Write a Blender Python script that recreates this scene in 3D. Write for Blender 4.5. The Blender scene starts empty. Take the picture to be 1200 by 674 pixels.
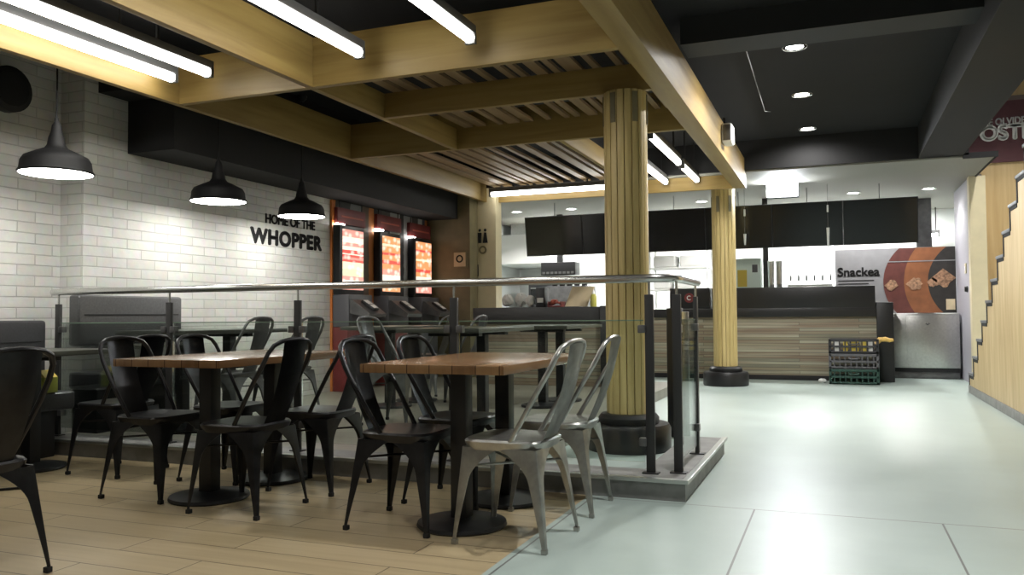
import bpy, bmesh, math, random
from mathutils import Vector, Matrix, Quaternion
random.seed(7)
scene = bpy.context.scene
COL = scene.collection
PI = math.pi

# ------------------------------------------------------------------ helpers
def BM():
    return bmesh.new()

def box(bm, x0, x1, y0, y1, z0, z1, bev=0.0, seg=2):
    r = bmesh.ops.create_cube(bm, size=1.0)
    vs = r['verts']
    for v in vs:
        v.co.x = x0 + (v.co.x + .5) * (x1 - x0)
        v.co.y = y0 + (v.co.y + .5) * (y1 - y0)
        v.co.z = z0 + (v.co.z + .5) * (z1 - z0)
    if bev:
        es = list({e for v in vs for e in v.link_edges})
        bmesh.ops.bevel(bm, geom=es, offset=bev, segments=seg, affect='EDGES', profile=.6)
    return vs

def frame_of(d):
    d = d.normalized()
    a = Vector((0, 0, 1)) if abs(d.z) < .9 else Vector((1, 0, 0))
    u = d.cross(a).normalized()
    return u, d.cross(u).normalized()

def tube(bm, pts, r, n=10, closed=False, caps=True):
    pts = [Vector(p) for p in pts]
    N = len(pts)
    rad = r if isinstance(r, (list, tuple)) else [r] * N
    rings = []
    u = None
    for i, p in enumerate(pts):
        if closed:
            d = pts[(i + 1) % N] - pts[i - 1]
        else:
            d = pts[min(i + 1, N - 1)] - pts[max(i - 1, 0)]
        d.normalize()
        if u is None:
            u, w = frame_of(d)
        else:
            u = (u - d * u.dot(d)).normalized()
        w = d.cross(u)
        rings.append([bm.verts.new(p + (u * math.cos(2 * PI * k / n) + w * math.sin(2 * PI * k / n)) * rad[i]) for k in range(n)])
    M = N if closed else N - 1
    for i in range(M):
        a, b = rings[i], rings[(i + 1) % N]
        for k in range(n):
            bm.faces.new((a[k], a[(k + 1) % n], b[(k + 1) % n], b[k]))
    if caps and not closed:
        bm.faces.new(rings[0][::-1]); bm.faces.new(rings[-1])

def lathe(bm, prof, c=(0, 0, 0), n=32, cap0=True, cap1=True):
    rings = []
    for r, z in prof:
        rings.append([bm.verts.new((c[0] + r * math.cos(2 * PI * k / n), c[1] + r * math.sin(2 * PI * k / n), c[2] + z)) for k in range(n)])
    for a, b in zip(rings, rings[1:]):
        for k in range(n):
            bm.faces.new((a[k], a[(k + 1) % n], b[(k + 1) % n], b[k]))
    if cap0: bm.faces.new(rings[0][::-1])
    if cap1: bm.faces.new(rings[-1])

def prism(bm, pts, axis, a0, a1):
    """pts: 2D outline; axis 'x' -> (y,z), 'y' -> (x,z), 'z' -> (x,y)"""
    def mk(p, a):
        if axis == 'x': return (a, p[0], p[1])
        if axis == 'y': return (p[0], a, p[1])
        return (p[0], p[1], a)
    A = [bm.verts.new(mk(p, a0)) for p in pts]
    Bv = [bm.verts.new(mk(p, a1)) for p in pts]
    bm.faces.new(A); bm.faces.new(Bv[::-1])
    n = len(pts)
    for i in range(n):
        bm.faces.new((A[i], Bv[i], Bv[(i + 1) % n], A[(i + 1) % n]))

def sphere(bm, c, r, sx=1, sy=1, sz=1, seg=16):
    m = Matrix.Translation(c) @ Matrix.Diagonal((r * sx, r * sy, r * sz, 1))
    bmesh.ops.create_uvsphere(bm, u_segments=seg, v_segments=max(6, seg // 2), radius=1, matrix=m)

def obj(name, bm, m, parent=None, smooth=True, ang=35):
    bmesh.ops.recalc_face_normals(bm, faces=bm.faces[:])
    if parent is not None:
        bmesh.ops.translate(bm, verts=bm.verts[:], vec=-Vector(parent.get('org', (0, 0, 0))))
    me = bpy.data.meshes.new(name)
    bm.to_mesh(me); bm.free()
    if smooth:
        for p in me.polygons: p.use_smooth = True
        me.set_sharp_from_angle(angle=math.radians(ang))
    o = bpy.data.objects.new(name, me)
    COL.objects.link(o)
    if m is not None: me.materials.append(m)
    if parent is not None:
        o.parent = parent
        if parent.type == 'MESH':
            o['org'] = list(parent.get('org', (0, 0, 0)))
        else:
            o['org'] = list(parent.get('org', (0, 0, 0)))
    return o

def thing(name, label, cat, loc=(0, 0, 0), group=None):
    o = bpy.data.objects.new(name, None)
    o.empty_display_size = .1
    COL.objects.link(o)
    o.location = loc
    o['org'] = list(loc)
    o['label'] = label; o['category'] = cat
    if group: o['group'] = group
    return o

def tag(o, label, cat, group=None):
    o['label'] = label; o['category'] = cat
    if group: o['group'] = group
    return o

def struct(name, bm, m, label=None, cat=None, smooth=False):
    o = obj(name, bm, m, None, smooth)
    o['kind'] = 'structure'
    if label: o['label'] = label
    if cat: o['category'] = cat
    return o

def dup(root, loc, rotz=0., label=None, group=None, scale=1.0):
    r = root.copy(); COL.objects.link(r)
    r.location = loc; r.rotation_euler = (0, 0, rotz)
    r.scale = (scale,) * 3
    if label: r['label'] = label
    if group: r['group'] = group
    for ch in list(root.children):
        c = ch.copy(); COL.objects.link(c); c.parent = r
        for g in list(ch.children):
            d = g.copy(); COL.objects.link(d); d.parent = c
    return r

def swap_mat(root, old, new):
    for c in root.children_recursive:
        if c.type == 'MESH' and c.data.materials and c.data.materials[0] == old:
            c.data = c.data.copy()
            c.data.materials[0] = new

def text(name, body, loc, rot, size, m, parent=None, bold=.0, extrude=.004, align='LEFT', spacing=1.0, sx=1.0, smear=0.0):
    cu = bpy.data.curves.new(name, 'FONT')
    cu.body = body; cu.size = size; cu.offset = bold; cu.extrude = extrude
    cu.align_x = align; cu.space_character = spacing
    tmp = bpy.data.objects.new(name, cu)
    COL.objects.link(tmp)
    dg = bpy.context.evaluated_depsgraph_get()
    me = bpy.data.meshes.new_from_object(tmp.evaluated_get(dg))
    bpy.data.objects.remove(tmp)
    bpy.data.curves.remove(cu)
    o = bpy.data.objects.new(name, me); COL.objects.link(o)
    me.materials.clear(); me.materials.append(m)
    if smear:
        b = bmesh.new(); b.from_mesh(me)
        src = b.faces[:]
        for k in range(8):
            g = bmesh.ops.duplicate(b, geom=b.verts[:0] + list({v for f in src for v in f.verts}) + list({e for f in src for e in f.edges}) + src)
            vs = [x for x in g['geom'] if isinstance(x, bmesh.types.BMVert)]
            bmesh.ops.translate(b, verts=vs, vec=(smear * math.cos(k * PI / 4), smear * math.sin(k * PI / 4), -.0003 * k))
        b.to_mesh(me); b.free()
    M = Matrix.Translation(loc) @ rot.to_4x4() @ Matrix.Diagonal((sx, 1, 1, 1))
    me.transform(M)
    if parent is not None:
        me.transform(Matrix.Translation(-Vector(parent.get('org', (0, 0, 0)))))
        o.parent = parent
    return o

def text_width(body, size, bold):
    cu = bpy.data.curves.new('measure', 'FONT'); cu.body = body; cu.size = size; cu.offset = bold
    tmp = bpy.data.objects.new('measure', cu); COL.objects.link(tmp)
    dg = bpy.context.evaluated_depsgraph_get()
    w = tmp.evaluated_get(dg).dimensions.x
    bpy.data.objects.remove(tmp); bpy.data.curves.remove(cu)
    return w

ROT_FRONT = Matrix(((1, 0, 0), (0, 0, -1), (0, 1, 0)))            # text readable from -Y
ROT_LEFT = Matrix(((0, 0, 1), (1, 0, 0), (0, 1, 0)))              # text on a wall facing +X (runs along +Y)

# ------------------------------------------------------------------ materials
def newmat(name):
    m = bpy.data.materials.new(name); m.use_nodes = True
    nt = m.node_tree
    b = nt.nodes['Principled BSDF']
    return m, nt, b

def lin(c):
    return tuple(((v / 255.) / 12.92 if v / 255. <= .04045 else ((v / 255. + .055) / 1.055) ** 2.4) for v in c)

def rgba(c): return (c[0], c[1], c[2], 1)

def mat(name, c, rough=.5, metal=0., noise=0., nscale=8., bump=0., spec=.5, coat=0.):
    m, nt, b = newmat(name)
    b.inputs['Base Color'].default_value = rgba(c)
    b.inputs['Roughness'].default_value = rough
    b.inputs['Metallic'].default_value = metal
    b.inputs['Specular IOR Level'].default_value = spec
    if coat:
        b.inputs['Coat Weight'].default_value = coat
        b.inputs['Coat Roughness'].default_value = .15
    if noise or bump:
        tc = nt.nodes.new('ShaderNodeTexCoord')
        n = nt.nodes.new('ShaderNodeTexNoise'); n.inputs['Scale'].default_value = nscale
        n.inputs['Detail'].default_value = 4
        nt.links.new(tc.outputs['Object'], n.inputs['Vector'])
        if noise:
            r = nt.nodes.new('ShaderNodeValToRGB')
            r.color_ramp.elements[0].position = .3; r.color_ramp.elements[1].position = .7
            r.color_ramp.elements[0].color = rgba([v * (1 - noise) for v in c])
            r.color_ramp.elements[1].color = rgba([min(1, v * (1 + noise)) for v in c])
            nt.links.new(n.outputs['Fac'], r.inputs['Fac'])
            nt.links.new(r.outputs['Color'], b.inputs['Base Color'])
        if bump:
            bp = nt.nodes.new('ShaderNodeBump'); bp.inputs['Strength'].default_value = bump
            bp.inputs['Distance'].default_value = .01
            nt.links.new(n.outputs['Fac'], bp.inputs['Height'])
            nt.links.new(bp.outputs['Normal'], b.inputs['Normal'])
    return m

def wood(name, c1, c2, axis='y', scale=14., rough=.5, stretch=14.):
    m, nt, b = newmat(name)
    tc = nt.nodes.new('ShaderNodeTexCoord')
    mp = nt.nodes.new('ShaderNodeMapping')
    s = [scale] * 3
    s['xyz'.index(axis)] = scale / stretch
    mp.inputs['Scale'].default_value = s
    n = nt.nodes.new('ShaderNodeTexNoise'); n.inputs['Scale'].default_value = 1.; n.inputs['Detail'].default_value = 6
    n.inputs['Distortion'].default_value = .6
    r = nt.nodes.new('ShaderNodeValToRGB')
    r.color_ramp.elements[0].position = .32; r.color_ramp.elements[1].position = .68
    r.color_ramp.elements[0].color = rgba(c1); r.color_ramp.elements[1].color = rgba(c2)
    nt.links.new(tc.outputs['Object'], mp.inputs['Vector'])
    nt.links.new(mp.outputs['Vector'], n.inputs['Vector'])
    nt.links.new(n.outputs['Fac'], r.inputs['Fac'])
    nt.links.new(r.outputs['Color'], b.inputs['Base Color'])
    b.inputs['Roughness'].default_value = rough
    return m

def emis(name, c, s):
    m, nt, b = newmat(name)
    b.inputs['Base Color'].default_value = rgba((.8, .8, .8))
    b.inputs['Emission Color'].default_value = rgba(c)
    b.inputs['Emission Strength'].default_value = s
    return m

def planks(name, cols, width, height, plane='xy', rough=.5, gap=.003, gapc=(.02, .018, .015), stretch=18., bump=.2, rnd=1.0, grain=.5):
    """long boards: brick pattern with a colour of its own per board plus grain"""
    m, nt, b = newmat(name)
    tc = nt.nodes.new('ShaderNodeTexCoord')
    sp = nt.nodes.new('ShaderNodeSeparateXYZ'); cb = nt.nodes.new('ShaderNodeCombineXYZ')
    nt.links.new(tc.outputs['Object'], sp.inputs[0])
    nt.links.new(sp.outputs[plane[0].upper()], cb.inputs['X'])
    nt.links.new(sp.outputs[plane[1].upper()], cb.inputs['Y'])
    br = nt.nodes.new('ShaderNodeTexBrick')
    br.inputs['Color1'].default_value = (0, 0, 0, 1); br.inputs['Color2'].default_value = (1, 1, 1, 1)
    br.inputs['Mortar'].default_value = (.5, .5, .5, 1)
    br.inputs['Scale'].default_value = 1.; br.inputs['Mortar Size'].default_value = gap
    br.inputs['Brick Width'].default_value = width; br.inputs['Row Height'].default_value = height
    br.offset = .37; br.inputs['Bias'].default_value = 0
    nt.links.new(cb.outputs[0], br.inputs['Vector'])
    mp = nt.nodes.new('ShaderNodeMapping'); mp.inputs['Scale'].default_value = (22. / stretch, 22., 1)
    n = nt.nodes.new('ShaderNodeTexNoise'); n.inputs['Scale'].default_value = 1.; n.inputs['Detail'].default_value = 6
    nt.links.new(cb.outputs[0], mp.inputs['Vector']); nt.links.new(mp.outputs[0], n.inputs['Vector'])
    ad = nt.nodes.new('ShaderNodeMath'); ad.operation = 'MULTIPLY_ADD'
    ad.inputs[1].default_value = grain; 
    sc = nt.nodes.new('ShaderNodeMath'); sc.operation = 'MULTIPLY'; sc.inputs[1].default_value = rnd * (1 - grain) * 1.3
    sb = nt.nodes.new('ShaderNodeSeparateColor')
    nt.links.new(br.outputs['Color'], sb.inputs[0]); nt.links.new(sb.outputs[0], sc.inputs[0])
    nt.links.new(n.outputs['Fac'], ad.inputs[0]); nt.links.new(sc.outputs[0], ad.inputs[2])
    r = nt.nodes.new('ShaderNodeValToRGB')
    el = r.color_ramp.elements
    k = len(cols)
    el[0].position = .12; el[0].color = rgba(cols[0]); el[1].position = .95; el[1].color = rgba(cols[-1])
    for i in range(1, k - 1):
        e = el.new(.12 + .83 * i / (k - 1)); e.color = rgba(cols[i])
    nt.links.new(ad.outputs[0], r.inputs['Fac'])
    mx = nt.nodes.new('ShaderNodeMix'); mx.data_type = 'RGBA'
    nt.links.new(br.outputs['Fac'], mx.inputs['Factor'])
    nt.links.new(r.outputs['Color'], mx.inputs['A']); mx.inputs['B'].default_value = rgba(gapc)
    nt.links.new(mx.outputs['Result'], b.inputs['Base Color'])
    b.inputs['Roughness'].default_value = rough
    if bump:
        bp = nt.nodes.new('ShaderNodeBump'); bp.inputs['Strength'].default_value = bump; bp.inputs['Distance'].default_value = .004
        bp.invert = True
        nt.links.new(br.outputs['Fac'], bp.inputs['Height']); nt.links.new(bp.outputs['Normal'], b.inputs['Normal'])
    return m

def brickwall(name):
    m, nt, b = newmat(name)
    tc = nt.nodes.new('ShaderNodeTexCoord')
    sp = nt.nodes.new('ShaderNodeSeparateXYZ'); cb = nt.nodes.new('ShaderNodeCombineXYZ')
    nt.links.new(tc.outputs['Object'], sp.inputs[0])
    a = nt.nodes.new('ShaderNodeMath'); a.operation = 'ADD'
    nt.links.new(sp.outputs['Y'], a.inputs[0]); nt.links.new(sp.outputs['X'], a.inputs[1])
    nt.links.new(a.outputs[0], cb.inputs['X']); nt.links.new(sp.outputs['Z'], cb.inputs['Y'])
    br = nt.nodes.new('ShaderNodeTexBrick')
    br.inputs['Color1'].default_value = rgba((.60, .60, .56)); br.inputs['Color2'].default_value = rgba((.70, .70, .665))
    br.inputs['Mortar'].default_value = rgba((.50, .50, .47))
    br.inputs['Scale'].default_value = 1.; br.inputs['Mortar Size'].default_value = .005; br.inputs['Mortar Smooth'].default_value = .4
    br.inputs['Brick Width'].default_value = .30; br.inputs['Row Height'].default_value = .082
    nt.links.new(cb.outputs[0], br.inputs['Vector'])
    n = nt.nodes.new('ShaderNodeTexNoise'); n.inputs['Scale'].default_value = 14; n.inputs['Detail'].default_value = 5
    nt.links.new(tc.outputs['Object'], n.inputs['Vector'])
    mx = nt.nodes.new('ShaderNodeMix'); mx.data_type = 'RGBA'; mx.blend_type = 'MULTIPLY'; mx.inputs['Factor'].default_value = .22
    nt.links.new(br.outputs['Color'], mx.inputs['A']); nt.links.new(n.outputs['Color'], mx.inputs['B'])
    nt.links.new(mx.outputs['Result'], b.inputs['Base Color'])
    b.inputs['Roughness'].default_value = .55
    m2 = nt.nodes.new('ShaderNodeMath'); m2.operation = 'MULTIPLY_ADD'; m2.inputs[1].default_value = -1.0
    m3 = nt.nodes.new('ShaderNodeMath'); m3.operation = 'MULTIPLY'; m3.inputs[1].default_value = .35
    nt.links.new(n.outputs['Fac'], m3.inputs[0])
    nt.links.new(br.outputs['Fac'], m2.inputs[0]); nt.links.new(m3.outputs[0], m2.inputs[2])
    bp = nt.nodes.new('ShaderNodeBump'); bp.inputs['Strength'].default_value = .6; bp.inputs['Distance'].default_value = .012
    nt.links.new(m2.outputs[0], bp.inputs['Height']); nt.links.new(bp.outputs['Normal'], b.inputs['Normal'])
    return m

def tilefloor(name):
    m, nt, b = newmat(name)
    tc = nt.nodes.new('ShaderNodeTexCoord')
    sp = nt.nodes.new('ShaderNodeSeparateXYZ')
    nt.links.new(tc.outputs['Object'], sp.inputs[0])
    def M(op, a, bb=None, cc=None):
        x = nt.nodes.new('ShaderNodeMath'); x.operation = op
        for i, v in enumerate((a, bb, cc)):
            if v is None: continue
            if isinstance(v, (int, float)): x.inputs[i].default_value = v
            else: nt.links.new(v, x.inputs[i])
        return x.outputs[0]
    def joint(c, off, pitch):
        f = M('FRACT', M('MULTIPLY_ADD', c, 1. / pitch, -off / pitch + .5))
        return M('LESS_THAN', M('MULTIPLY', M('ABSOLUTE', M('SUBTRACT', f, .5)), pitch), .0045)
    jx = M('MULTIPLY', joint(sp.outputs['X'], -.40, .84), M('LESS_THAN', sp.outputs['Y'], 4.31))
    jy = M('MULTIPLY', joint(sp.outputs['Y'], 4.31, 1.68), M('LESS_THAN', sp.outputs['Y'], 4.5))
    j = M('MAXIMUM', jx, jy)
    n = nt.nodes.new('ShaderNodeTexNoise'); n.inputs['Scale'].default_value = 1.6; n.inputs['Detail'].default_value = 7
    n.inputs['Roughness'].default_value = .62
    nt.links.new(tc.outputs['Object'], n.inputs['Vector'])
    r = nt.nodes.new('ShaderNodeValToRGB')
    r.color_ramp.elements[0].position = .25; r.color_ramp.elements[1].position = .75
    r.color_ramp.elements[0].color = rgba((.36, .44, .41)); r.color_ramp.elements[1].color = rgba((.46, .545, .51))
    nt.links.new(n.outputs['Fac'], r.inputs['Fac'])
    mx = nt.nodes.new('ShaderNodeMix'); mx.data_type = 'RGBA'
    nt.links.new(j, mx.inputs['Factor']); nt.links.new(r.outputs['Color'], mx.inputs['A'])
    mx.inputs['B'].default_value = rgba((.17, .18, .17))
    nt.links.new(mx.outputs['Result'], b.inputs['Base Color'])
    rr = M('MULTIPLY_ADD', n.outputs['Fac'], .2, .26)
    nt.links.new(rr, b.inputs['Roughness'])
    return m

def glassmat(name, tint=(.93, .97, .95)):
    m = bpy.data.materials.new(name); m.use_nodes = True
    nt = m.node_tree; nt.nodes.clear()
    o = nt.nodes.new('ShaderNodeOutputMaterial')
    t = nt.nodes.new('ShaderNodeBsdfTransparent'); t.inputs[0].default_value = rgba(tint)
    g = nt.nodes.new('ShaderNodeBsdfGlossy'); g.inputs['Roughness'].default_value = .03
    f = nt.nodes.new('ShaderNodeFresnel'); f.inputs['IOR'].default_value = 1.45
    mx = nt.nodes.new('ShaderNodeMixShader')
    ml = nt.nodes.new('ShaderNodeMath'); ml.operation = 'MULTIPLY'; ml.inputs[1].default_value = .6
    nt.links.new(f.outputs[0], ml.inputs[0]); nt.links.new(ml.outputs[0], mx.inputs[0])
    nt.links.new(t.outputs[0], mx.inputs[1]); nt.links.new(g.outputs[0], mx.inputs[2])
    nt.links.new(mx.outputs[0], o.inputs[0])
    return m

def bands(name, axis, lo, hi, stops, rough=.6, noise=.25, emit=0.):
    """flat bands of colour along one axis (printed surfaces)"""
    m, nt, b = newmat(name)
    tc = nt.nodes.new('ShaderNodeTexCoord'); sp = nt.nodes.new('ShaderNodeSeparateXYZ')
    nt.links.new(tc.outputs['Object'], sp.inputs[0])
    mr = nt.nodes.new('ShaderNodeMapRange'); mr.inputs['From Min'].default_value = lo; mr.inputs['From Max'].default_value = hi
    nt.links.new(sp.outputs[axis], mr.inputs['Value'])
    r = nt.nodes.new('ShaderNodeValToRGB'); r.color_ramp.interpolation = 'CONSTANT'
    el = r.color_ramp.elements
    el[0].position = stops[0][0]; el[0].color = rgba(stops[0][1])
    el[1].position = stops[1][0]; el[1].color = rgba(stops[1][1])
    for p, c in stops[2:]:
        e = el.new(p); e.color = rgba(c)
    n = nt.nodes.new('ShaderNodeTexNoise'); n.inputs['Scale'].default_value = 9; n.inputs['Detail'].default_value = 5
    nt.links.new(tc.outputs['Object'], n.inputs['Vector'])
    mul = nt.nodes.new('ShaderNodeMath'); mul.operation = 'MULTIPLY_ADD'; mul.inputs[1].default_value = noise * .2; mul.inputs[2].default_value = -noise * .1
    nt.links.new(n.outputs['Fac'], mul.inputs[0])
    ad = nt.nodes.new('ShaderNodeMath'); ad.operation = 'ADD'
    nt.links.new(mr.outputs[0], ad.inputs[0]); nt.links.new(mul.outputs[0], ad.inputs[1])
    nt.links.new(ad.outputs[0], r.inputs['Fac'])
    nt.links.new(r.outputs['Color'], b.inputs['Base Color'])
    b.inputs['Roughness'].default_value = rough
    if emit:
        nt.links.new(r.outputs['Color'], b.inputs['Emission Color'])
        b.inputs['Emission Strength'].default_value = emit
    return m

M_tile = tilefloor('grey_green_floor_tile')
M_woodfloor = planks('wood_look_floor', [(.36, .27, .15), (.50, .40, .24), (.42, .33, .19), (.56, .46, .29)], 1.2, .19, 'xy', rough=.32, gap=.003, gapc=(.1, .07, .04), bump=.1, rnd=.8)
M_brick = brickwall('white_painted_brick')
M_plaster = mat('white_plaster', (.62, .62, .59), .7, noise=.04)
M_black = mat('matte_black', (.006, .006, .007), .6)
M_ceil = mat('black_ceiling_paint', (.0045, .0045, .0055), .9, noise=.2, nscale=3)
M_soffit = mat('dark_grey_soffit', (.008, .008, .0085), .8)
M_darkbeam = mat('charcoal_beam', (.017, .017, .017), .75)
M_kceil = mat('kitchen_ceiling', (.28, .275, .24), .7)
M_beam_y = wood('pine_beam_along', (.235, .152, .042), (.33, .23, .075), 'y')
M_beam_x = wood('pine_beam_across', (.235, .152, .042), (.33, .23, .075), 'x')
M_slat = wood('brown_slat', (.20, .13, .065), (.30, .20, .105), 'y')
M_colwood = wood('column_wood', (.44, .33, .125), (.64, .50, .22), 'z', scale=22)
M_darkmetal = mat('gunmetal', (.022, .022, .024), .30, metal=.55, noise=.25, nscale=20)
M_silver = mat('worn_silver_metal', (.36, .36, .34), .34, metal=.9, noise=.25, nscale=14)
M_greymetal = mat('grey_metal', (.15, .15, .15), .4, metal=.7, noise=.2, nscale=12)
M_steel = mat('brushed_steel', (.55, .55, .53), .28, metal=1., noise=.08, nscale=30)
M_rail = mat('handrail_steel', (.62, .62, .60), .25, metal=1.)
M_post = mat('charcoal_post', (.035, .035, .035), .45, metal=.3)
M_pedestal = mat('black_pedestal', (.010, .010, .011), .42, noise=.2)
M_rubber = mat('black_rubber', (.015, .015, .015), .8)
M_table = planks('table_planks', [(.11, .055, .024), (.19, .10, .044), (.26, .15, .07), (.15, .08, .036)], 1.4, .11, 'yx', rough=.24, gap=.0025, gapc=(.06, .03, .015), bump=.15, rnd=.9)
M_tabledark = mat('dark_laminate', (.06, .062, .05), .3, noise=.2)
M_leathergrey = mat('grey_leatherette', (.075, .075, .076), .35, noise=.15, nscale=60, bump=.05)
M_leather = mat('charcoal_leatherette', (.028, .028, .030), .38, noise=.15, nscale=60, bump=.05)
M_glass = glassmat('clear_glass')
M_glassedge = mat('green_glass_edge', (.16, .24, .17), .15)
M_curb = mat('grey_curb_stone', (.22, .22, .21), .5, noise=.2, nscale=10)
M_plat = planks('platform_boards', [(.20, .19, .15), (.27, .26, .21), (.24, .23, .19)], 1.2, .19, 'xy', rough=.34, gapc=(.1, .1, .09), bump=.1)
M_nosing = mat('aluminium_nosing', (.5, .52, .5), .35, metal=.9)
M_tube = emis('tube_glow', (1., .98, .92), 8.)
M_tubewhite = mat('grey_fixture', (.10, .10, .10), .5)
M_pend = emis('pendant_glow', (1., .98, .93), 16.)
M_down = emis('downlight_glow', (1., .98, .95), 20.)
M_white = mat('white_plastic', (.75, .75, .73), .45)
M_counterwood = planks('weathered_planks', [(.12, .11, .075), (.31, .285, .20), (.23, .165, .115), (.42, .40, .30), (.20, .195, .145), (.35, .29, .18)], 2.2, .045, 'xz', rough=.5, gap=.002, gapc=(.04, .035, .03), bump=.3, stretch=40., rnd=1.1, grain=.62)
M_countblack = mat('black_worktop', (.011, .011, .012), .35)
M_screenoff = mat('black_screen', (.008, .008, .010), .16, coat=.3)
M_stairwood = wood('stair_panel_wood', (.46, .34, .17), (.60, .47, .27), 'z', scale=16, stretch=10)
M_wallwood = wood('oak_cladding', (.46, .31, .13), (.60, .44, .22), 'z', scale=12)
M_cream = mat('cream_wall_paint', (.66, .58, .38), .65, noise=.04)
M_olive = mat('olive_wood_panel', (.18, .155, .085), .55, noise=.15, nscale=6)
M_greywall = mat('lavender_grey_wall', (.38, .37, .42), .6)
M_maroon = mat('maroon_sign', (.085, .022, .028), .6, noise=.1)
M_signwhite = mat('sign_white', (.80, .80, .78), .6)
M_red = mat('kiosk_red', (.17, .025, .025), .5, noise=.15)
M_orange = mat('print_orange', (.22, .08, .03), .6, noise=.15)
M_redprint = mat('print_red', (.10, .026, .02), .6, noise=.2)
M_darkprint = mat('print_black', (.025, .022, .02), .6, noise=.3)
M_boardwhite = mat('board_grey_white', (.22, .22, .23), .6, noise=.06)
M_ink = mat('black_ink', (.012, .012, .012), .8)
M_yellow = mat('yellow_plastic', (.62, .47, .07), .5)
M_amber = mat('amber_plastic', (.72, .46, .12), .5, noise=.2, nscale=20)
M_greencrate = mat('dark_green_crate', (.020, .065, .050), .5)
M_greycrate = mat('grey_crate', (.10, .10, .11), .5)
M_blackcrate = mat('black_crate', (.03, .03, .034), .45)
M_paper = mat('white_paper', (.78, .78, .76), .8)
M_beige = mat('beige_card', (.62, .52, .34), .7, noise=.1)
M_kitwall = mat('kitchen_white_wall', (.72, .74, .73), .45)
M_pink = mat('raw_pink', (.5, .12, .08), .6)

# ------------------------------------------------------------------ room shell
b = BM(); box(b, -1.27, 2.9, -3.6, 4.62, -.1, 0); box(b, -6.3, 3.2, 4.62, 16.4, -.1, 0)
struct('floor', b, M_tile)
b = BM(); box(b, -5.85, -1.27, -3.6, 4.62, -.1, 0)
struct('floor.001', b, M_woodfloor)
b = BM(); box(b, -5.5, -1.9, 4.62, 10.6, 0, .11)
struct('floor.002', b, M_plat)
b = BM()
prism(b, [(-5.5, 4.35), (-.75, 4.35), (-.75, 5.95), (-1.02, 5.95), (-1.02, 4.62), (-5.5, 4.62)], 'z', 0, .11)
struct('trim_1', b, M_curb)
b = BM(); box(b, -5.5, -.73, 4.33, 4.37, .095, .116, .003); box(b, -.765, -.73, 4.37, 5.97, .095, .116, .003)
struct('trim_2', b, M_nosing)

b = BM(); box(b, -6.1, -5.75, -3.6, 4.77, 0, 4.7)
struct('wall_left', b, M_brick)
b = BM(); box(b, -6.1, -5.5, 4.77, 11.1, 0, 4.7)
struct('wall_left.001', b, M_brick)
b = BM(); box(b, -6.1, 3.1, -3.9, -3.6, 0, 4.7)
struct('wall_back', b, M_plaster)
b = BM(); box(b, 2.8, 3.1, -3.6, 12.6, 0, 4.7)
struct('wall_right', b, M_plaster)
b = BM(); box(b, 1.86, 3.1, 12.6, 12.8, 0, 4.7); box(b, 1.48, 1.86, 12.6, 12.8, 2.845, 4.7)
struct('wall_stairwell', b, M_wallwood)
b = BM(); box(b, 1.70, 1.86, 12.62, 14.08, 0, 2.9)
struct('wall_passage', b, M_greywall)
b = BM(); box(b, 1.685, 1.88, 12.45, 12.62, 0, 2.8)
struct('trim_3', b, M_cream)
b = BM(); box(b, -6.4, 3.2, 16.2, 16.4, 0, 2.9); box(b, 3.0, 3.2, 12.8, 16.2, 0, 2.9); box(b, -6.4, -6.2, 11.1, 16.2, 0, 2.9); box(b, -6.2, -5.5, 11.1, 11.25, 0, 2.9)
struct('wall_kitchen', b, M_kitwall)
b = BM(); box(b, -5.5, -4.81, 10.6, 10.88, .11, 2.85)
struct('wall_pillar', b, M_olive)
b = BM(); box(b, -5.5, -4.53, 10.88, 11.1, 0, 2.85)
struct('wall_cream', b, M_cream)
# ceilings
b = BM(); box(b, -6.1, 1.4, -3.6, 10.9, 3.2, 3.4)
struct('ceiling', b, M_ceil)
b = BM(); box(b, 1.4, 3.1, -3.6, 12.8, 4.5, 4.7)
struct('ceiling.001', b, M_ceil)
b = BM(); box(b, -6.4, 1.76, 10.9, 16.4, 2.8, 2.84); box(b, 1.76, 3.2, 12.8, 16.4, 2.8, 2.84)
struct('ceiling.002', b, M_kceil)
b = BM(); box(b, -6.1, 1.48, 10.86, 10.9, 2.82, 3.4); box(b, 1.42, 1.78, 10.86, 10.9, 2.78, 2.845); box(b, 1.4, 1.48, 10.9, 12.6, 2.84, 4.7); box(b, 1.76, 1.78, 10.9, 12.45, 2.79, 2.845)
struct('wall_kitchen_header', b, M_soffit)
b = BM(); box(b, .95, 1.42, -3.6, 10.9, 2.82, 3.25); box(b, 1.40, 1.42, -3.6, 10.9, 3.2, 4.6)
struct('ceiling_bulkhead', b, M_soffit)
b = BM(); box(b, -1.05, .95, 6.15, 6.5, 3.0, 3.2)
struct('ceiling_beam', b, M_darkbeam)
b = BM(); box(b, -5.5, -5.0, 5.2, 10.6, 2.36, 2.8); box(b, -5.5, -5.0, 4.9, 10.6, 2.8, 3.2)
struct('ceiling_duct_cover', b, M_soffit)

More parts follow.
